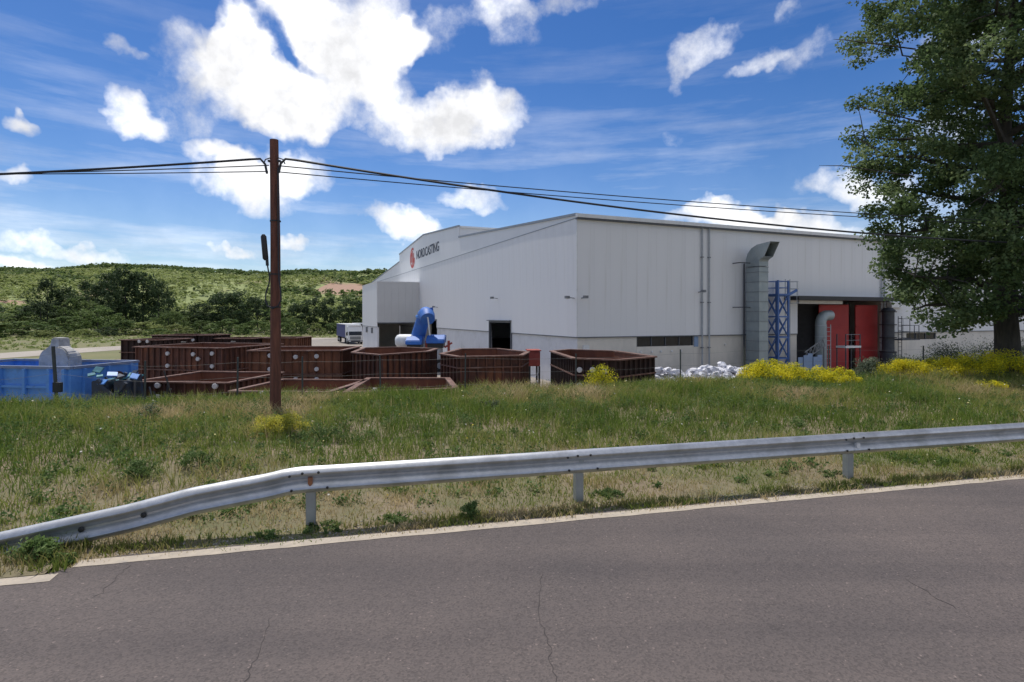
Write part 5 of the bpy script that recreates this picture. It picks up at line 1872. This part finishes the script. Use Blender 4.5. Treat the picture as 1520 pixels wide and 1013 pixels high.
def far_tree(px, top, Y, wpx, shade, kind):
    x = (px - CX) / F * Y
    z = float(ground_z(x, Y))
    h = CAMZ + (HY - top) / F * Y - z
    where = next(w_ for lim, w_ in ((60, 'left of the necked grey block'), (150, 'above the necked grey block'), (250, 'behind the disc-marked flask stack'), (320, 'behind the highest flask stack'), (425, 'behind the wooden pole'), (490, 'between the wooden pole and the lorry'), (9999, 'behind the lorry')) if px < lim)
    lab = desc[shade, kind] + ', ' + where
    t = empty('far_tree' if kind != 'bush' else 'far_bush', (x, Y, z - .05), 0, lab, 'tree' if kind != 'bush' else 'shrub', shade + ' ' + kind + ' ' + grp[kind] + ' ' + where)
    w = wpx / F * Y * (1.22 if shade == 'dark' else 1.08)
    nat = {'tall': .84, 'round': 1.1, 'bush': 1.5}[kind]
    me = protos[shade, kind, rt.randrange(2)]
    o = link('crown', me, t, (0, 0, 0), (0, 0, rt.uniform(0, 6.28)))
    o.scale = (w / nat, w / nat, h)
    o = link('trunk', trunk_me, t)
    o.scale = (h * .9, h * .9, h)


for a in ((70, 418, 178, 50, 'dark', 'tall'), (98, 428, 182, 46, 'dark', 'round'), (128, 420, 186, 50, 'dark', 'tall'), (160, 408, 184, 52, 'dark', 'tall'), (186, 402, 180, 62, 'dark', 'round'), (212, 408, 183, 62, 'dark', 'round'), (235, 420, 180, 44, 'dark', 'round'),
          (172, 404, 190, 30, 'dark', 'tall'), (120, 442, 170, 62, 'mid', 'round'), (60, 450, 165, 60, 'dark', 'round'), (20, 462, 160, 70, 'mid', 'round'), (-15, 452, 165, 60, 'dark', 'round'), (-60, 440, 170, 70, 'dark', 'tall'), (-110, 445, 165, 70, 'mid', 'round'),
          (145, 455, 162, 60, 'mid', 'round'), (95, 470, 152, 60, 'mid', 'bush'), (35, 478, 140, 90, 'mid', 'bush'), (-10, 480, 138, 70, 'mid', 'bush'), (122, 489, 132, 42, 'light', 'bush'), (185, 476, 158, 50, 'mid', 'bush'), (215, 478, 160, 60, 'light', 'bush'), (160, 486, 150, 40, 'dark', 'bush'),
          (250, 462, 172, 50, 'mid', 'round'), (275, 466, 178, 44, 'mid', 'round'), (300, 452, 184, 50, 'dark', 'round'), (330, 436, 186, 66, 'dark', 'round'), (356, 434, 184, 64, 'dark', 'round'), (382, 444, 182, 52, 'dark', 'round'), (300, 476, 165, 50, 'mid', 'bush'), (340, 474, 163, 60, 'mid', 'bush'), (378, 476, 162, 54, 'mid', 'bush'), (262, 482, 158, 48, 'light', 'bush'),
          (410, 462, 178, 36, 'mid', 'round'), (440, 452, 184, 40, 'dark', 'round'), (466, 444, 184, 50, 'dark', 'round'), (490, 444, 186, 46, 'dark', 'round'), (518, 446, 184, 50, 'dark', 'round'), (545, 446, 186, 52, 'dark', 'round'), (435, 472, 166, 36, 'mid', 'round'), (448, 478, 160, 30, 'mid', 'bush'), (471, 480, 158, 24, 'light', 'bush'), (420, 480, 160, 30, 'mid', 'bush'), (495, 480, 165, 36, 'mid', 'bush'), (530, 476, 165, 44, 'dark', 'bush'), (575, 448, 190, 56, 'dark', 'round'), (235, 488, 150, 40, 'mid', 'bush'), (70, 490, 136, 50, 'light', 'bush')):
    far_tree(*a)

# scrub wood over the hills
def hill_scrub():
    r = np.random.default_rng(77)
    n = 30000
    x, y = r.uniform(-760, 40, n), r.uniform(228, 700, n)
    px = CX + x / y * F
    ok = (px > -140) & (px < 640)
    dn = vnoise(x, y, 42, 15) * .65 + vnoise(x, y, 14, 16) * .35
    bare = bare_soil(x, y) > .18
    ok &= (r.random(n) < .12 + .95 * dn) & ~bare
    x, y = x[ok], y[ok]
    dark = (vnoise(x, y, 30, 18) + .25 * r.random(len(x)) + .35 * smooth(585, 640, y)) > .84
    z = hill_z(x, y)
    for nm, sel, m, lab in (('hill_scrub', ~dark, M['leaf_light'], 'light green scrub wood covering the hillside'), ('hill_wood', dark, M['leaf_mid'], 'darker green trees scattered over the hillside and its crest')):
        k = int(sel.sum())
        R_ = r.uniform(1.3, 3.0, k) * (1.15 if nm == 'hill_wood' else 1)
        cs = np.stack([x[sel], y[sel], z[sel] + R_ * .55], 1)
        nl_ = 15
        d = r.normal(size=(k, nl_, 3))
        d /= np.linalg.norm(d, axis=2, keepdims=True)
        d[..., 2] = np.abs(d[..., 2]) * 1.0 - .15
        p = (cs[:, None, :] + d * R_[:, None, None] * r.uniform(.7, 1.05, (k, nl_, 1))).reshape(-1, 3)
        v, q = leaves(p, np.repeat(R_, nl_) * .85, .85, 1.8, r, out_dir=d.reshape(-1, 3) * .8)
        t = np.clip(np.repeat(r.uniform(0, .9, k), nl_) + r.uniform(-.15, .25, len(p)), 0, 1)
        tag(link(nm, np_mesh(nm, v, q, m, t)), lab, kind='stuff')


hill_scrub()
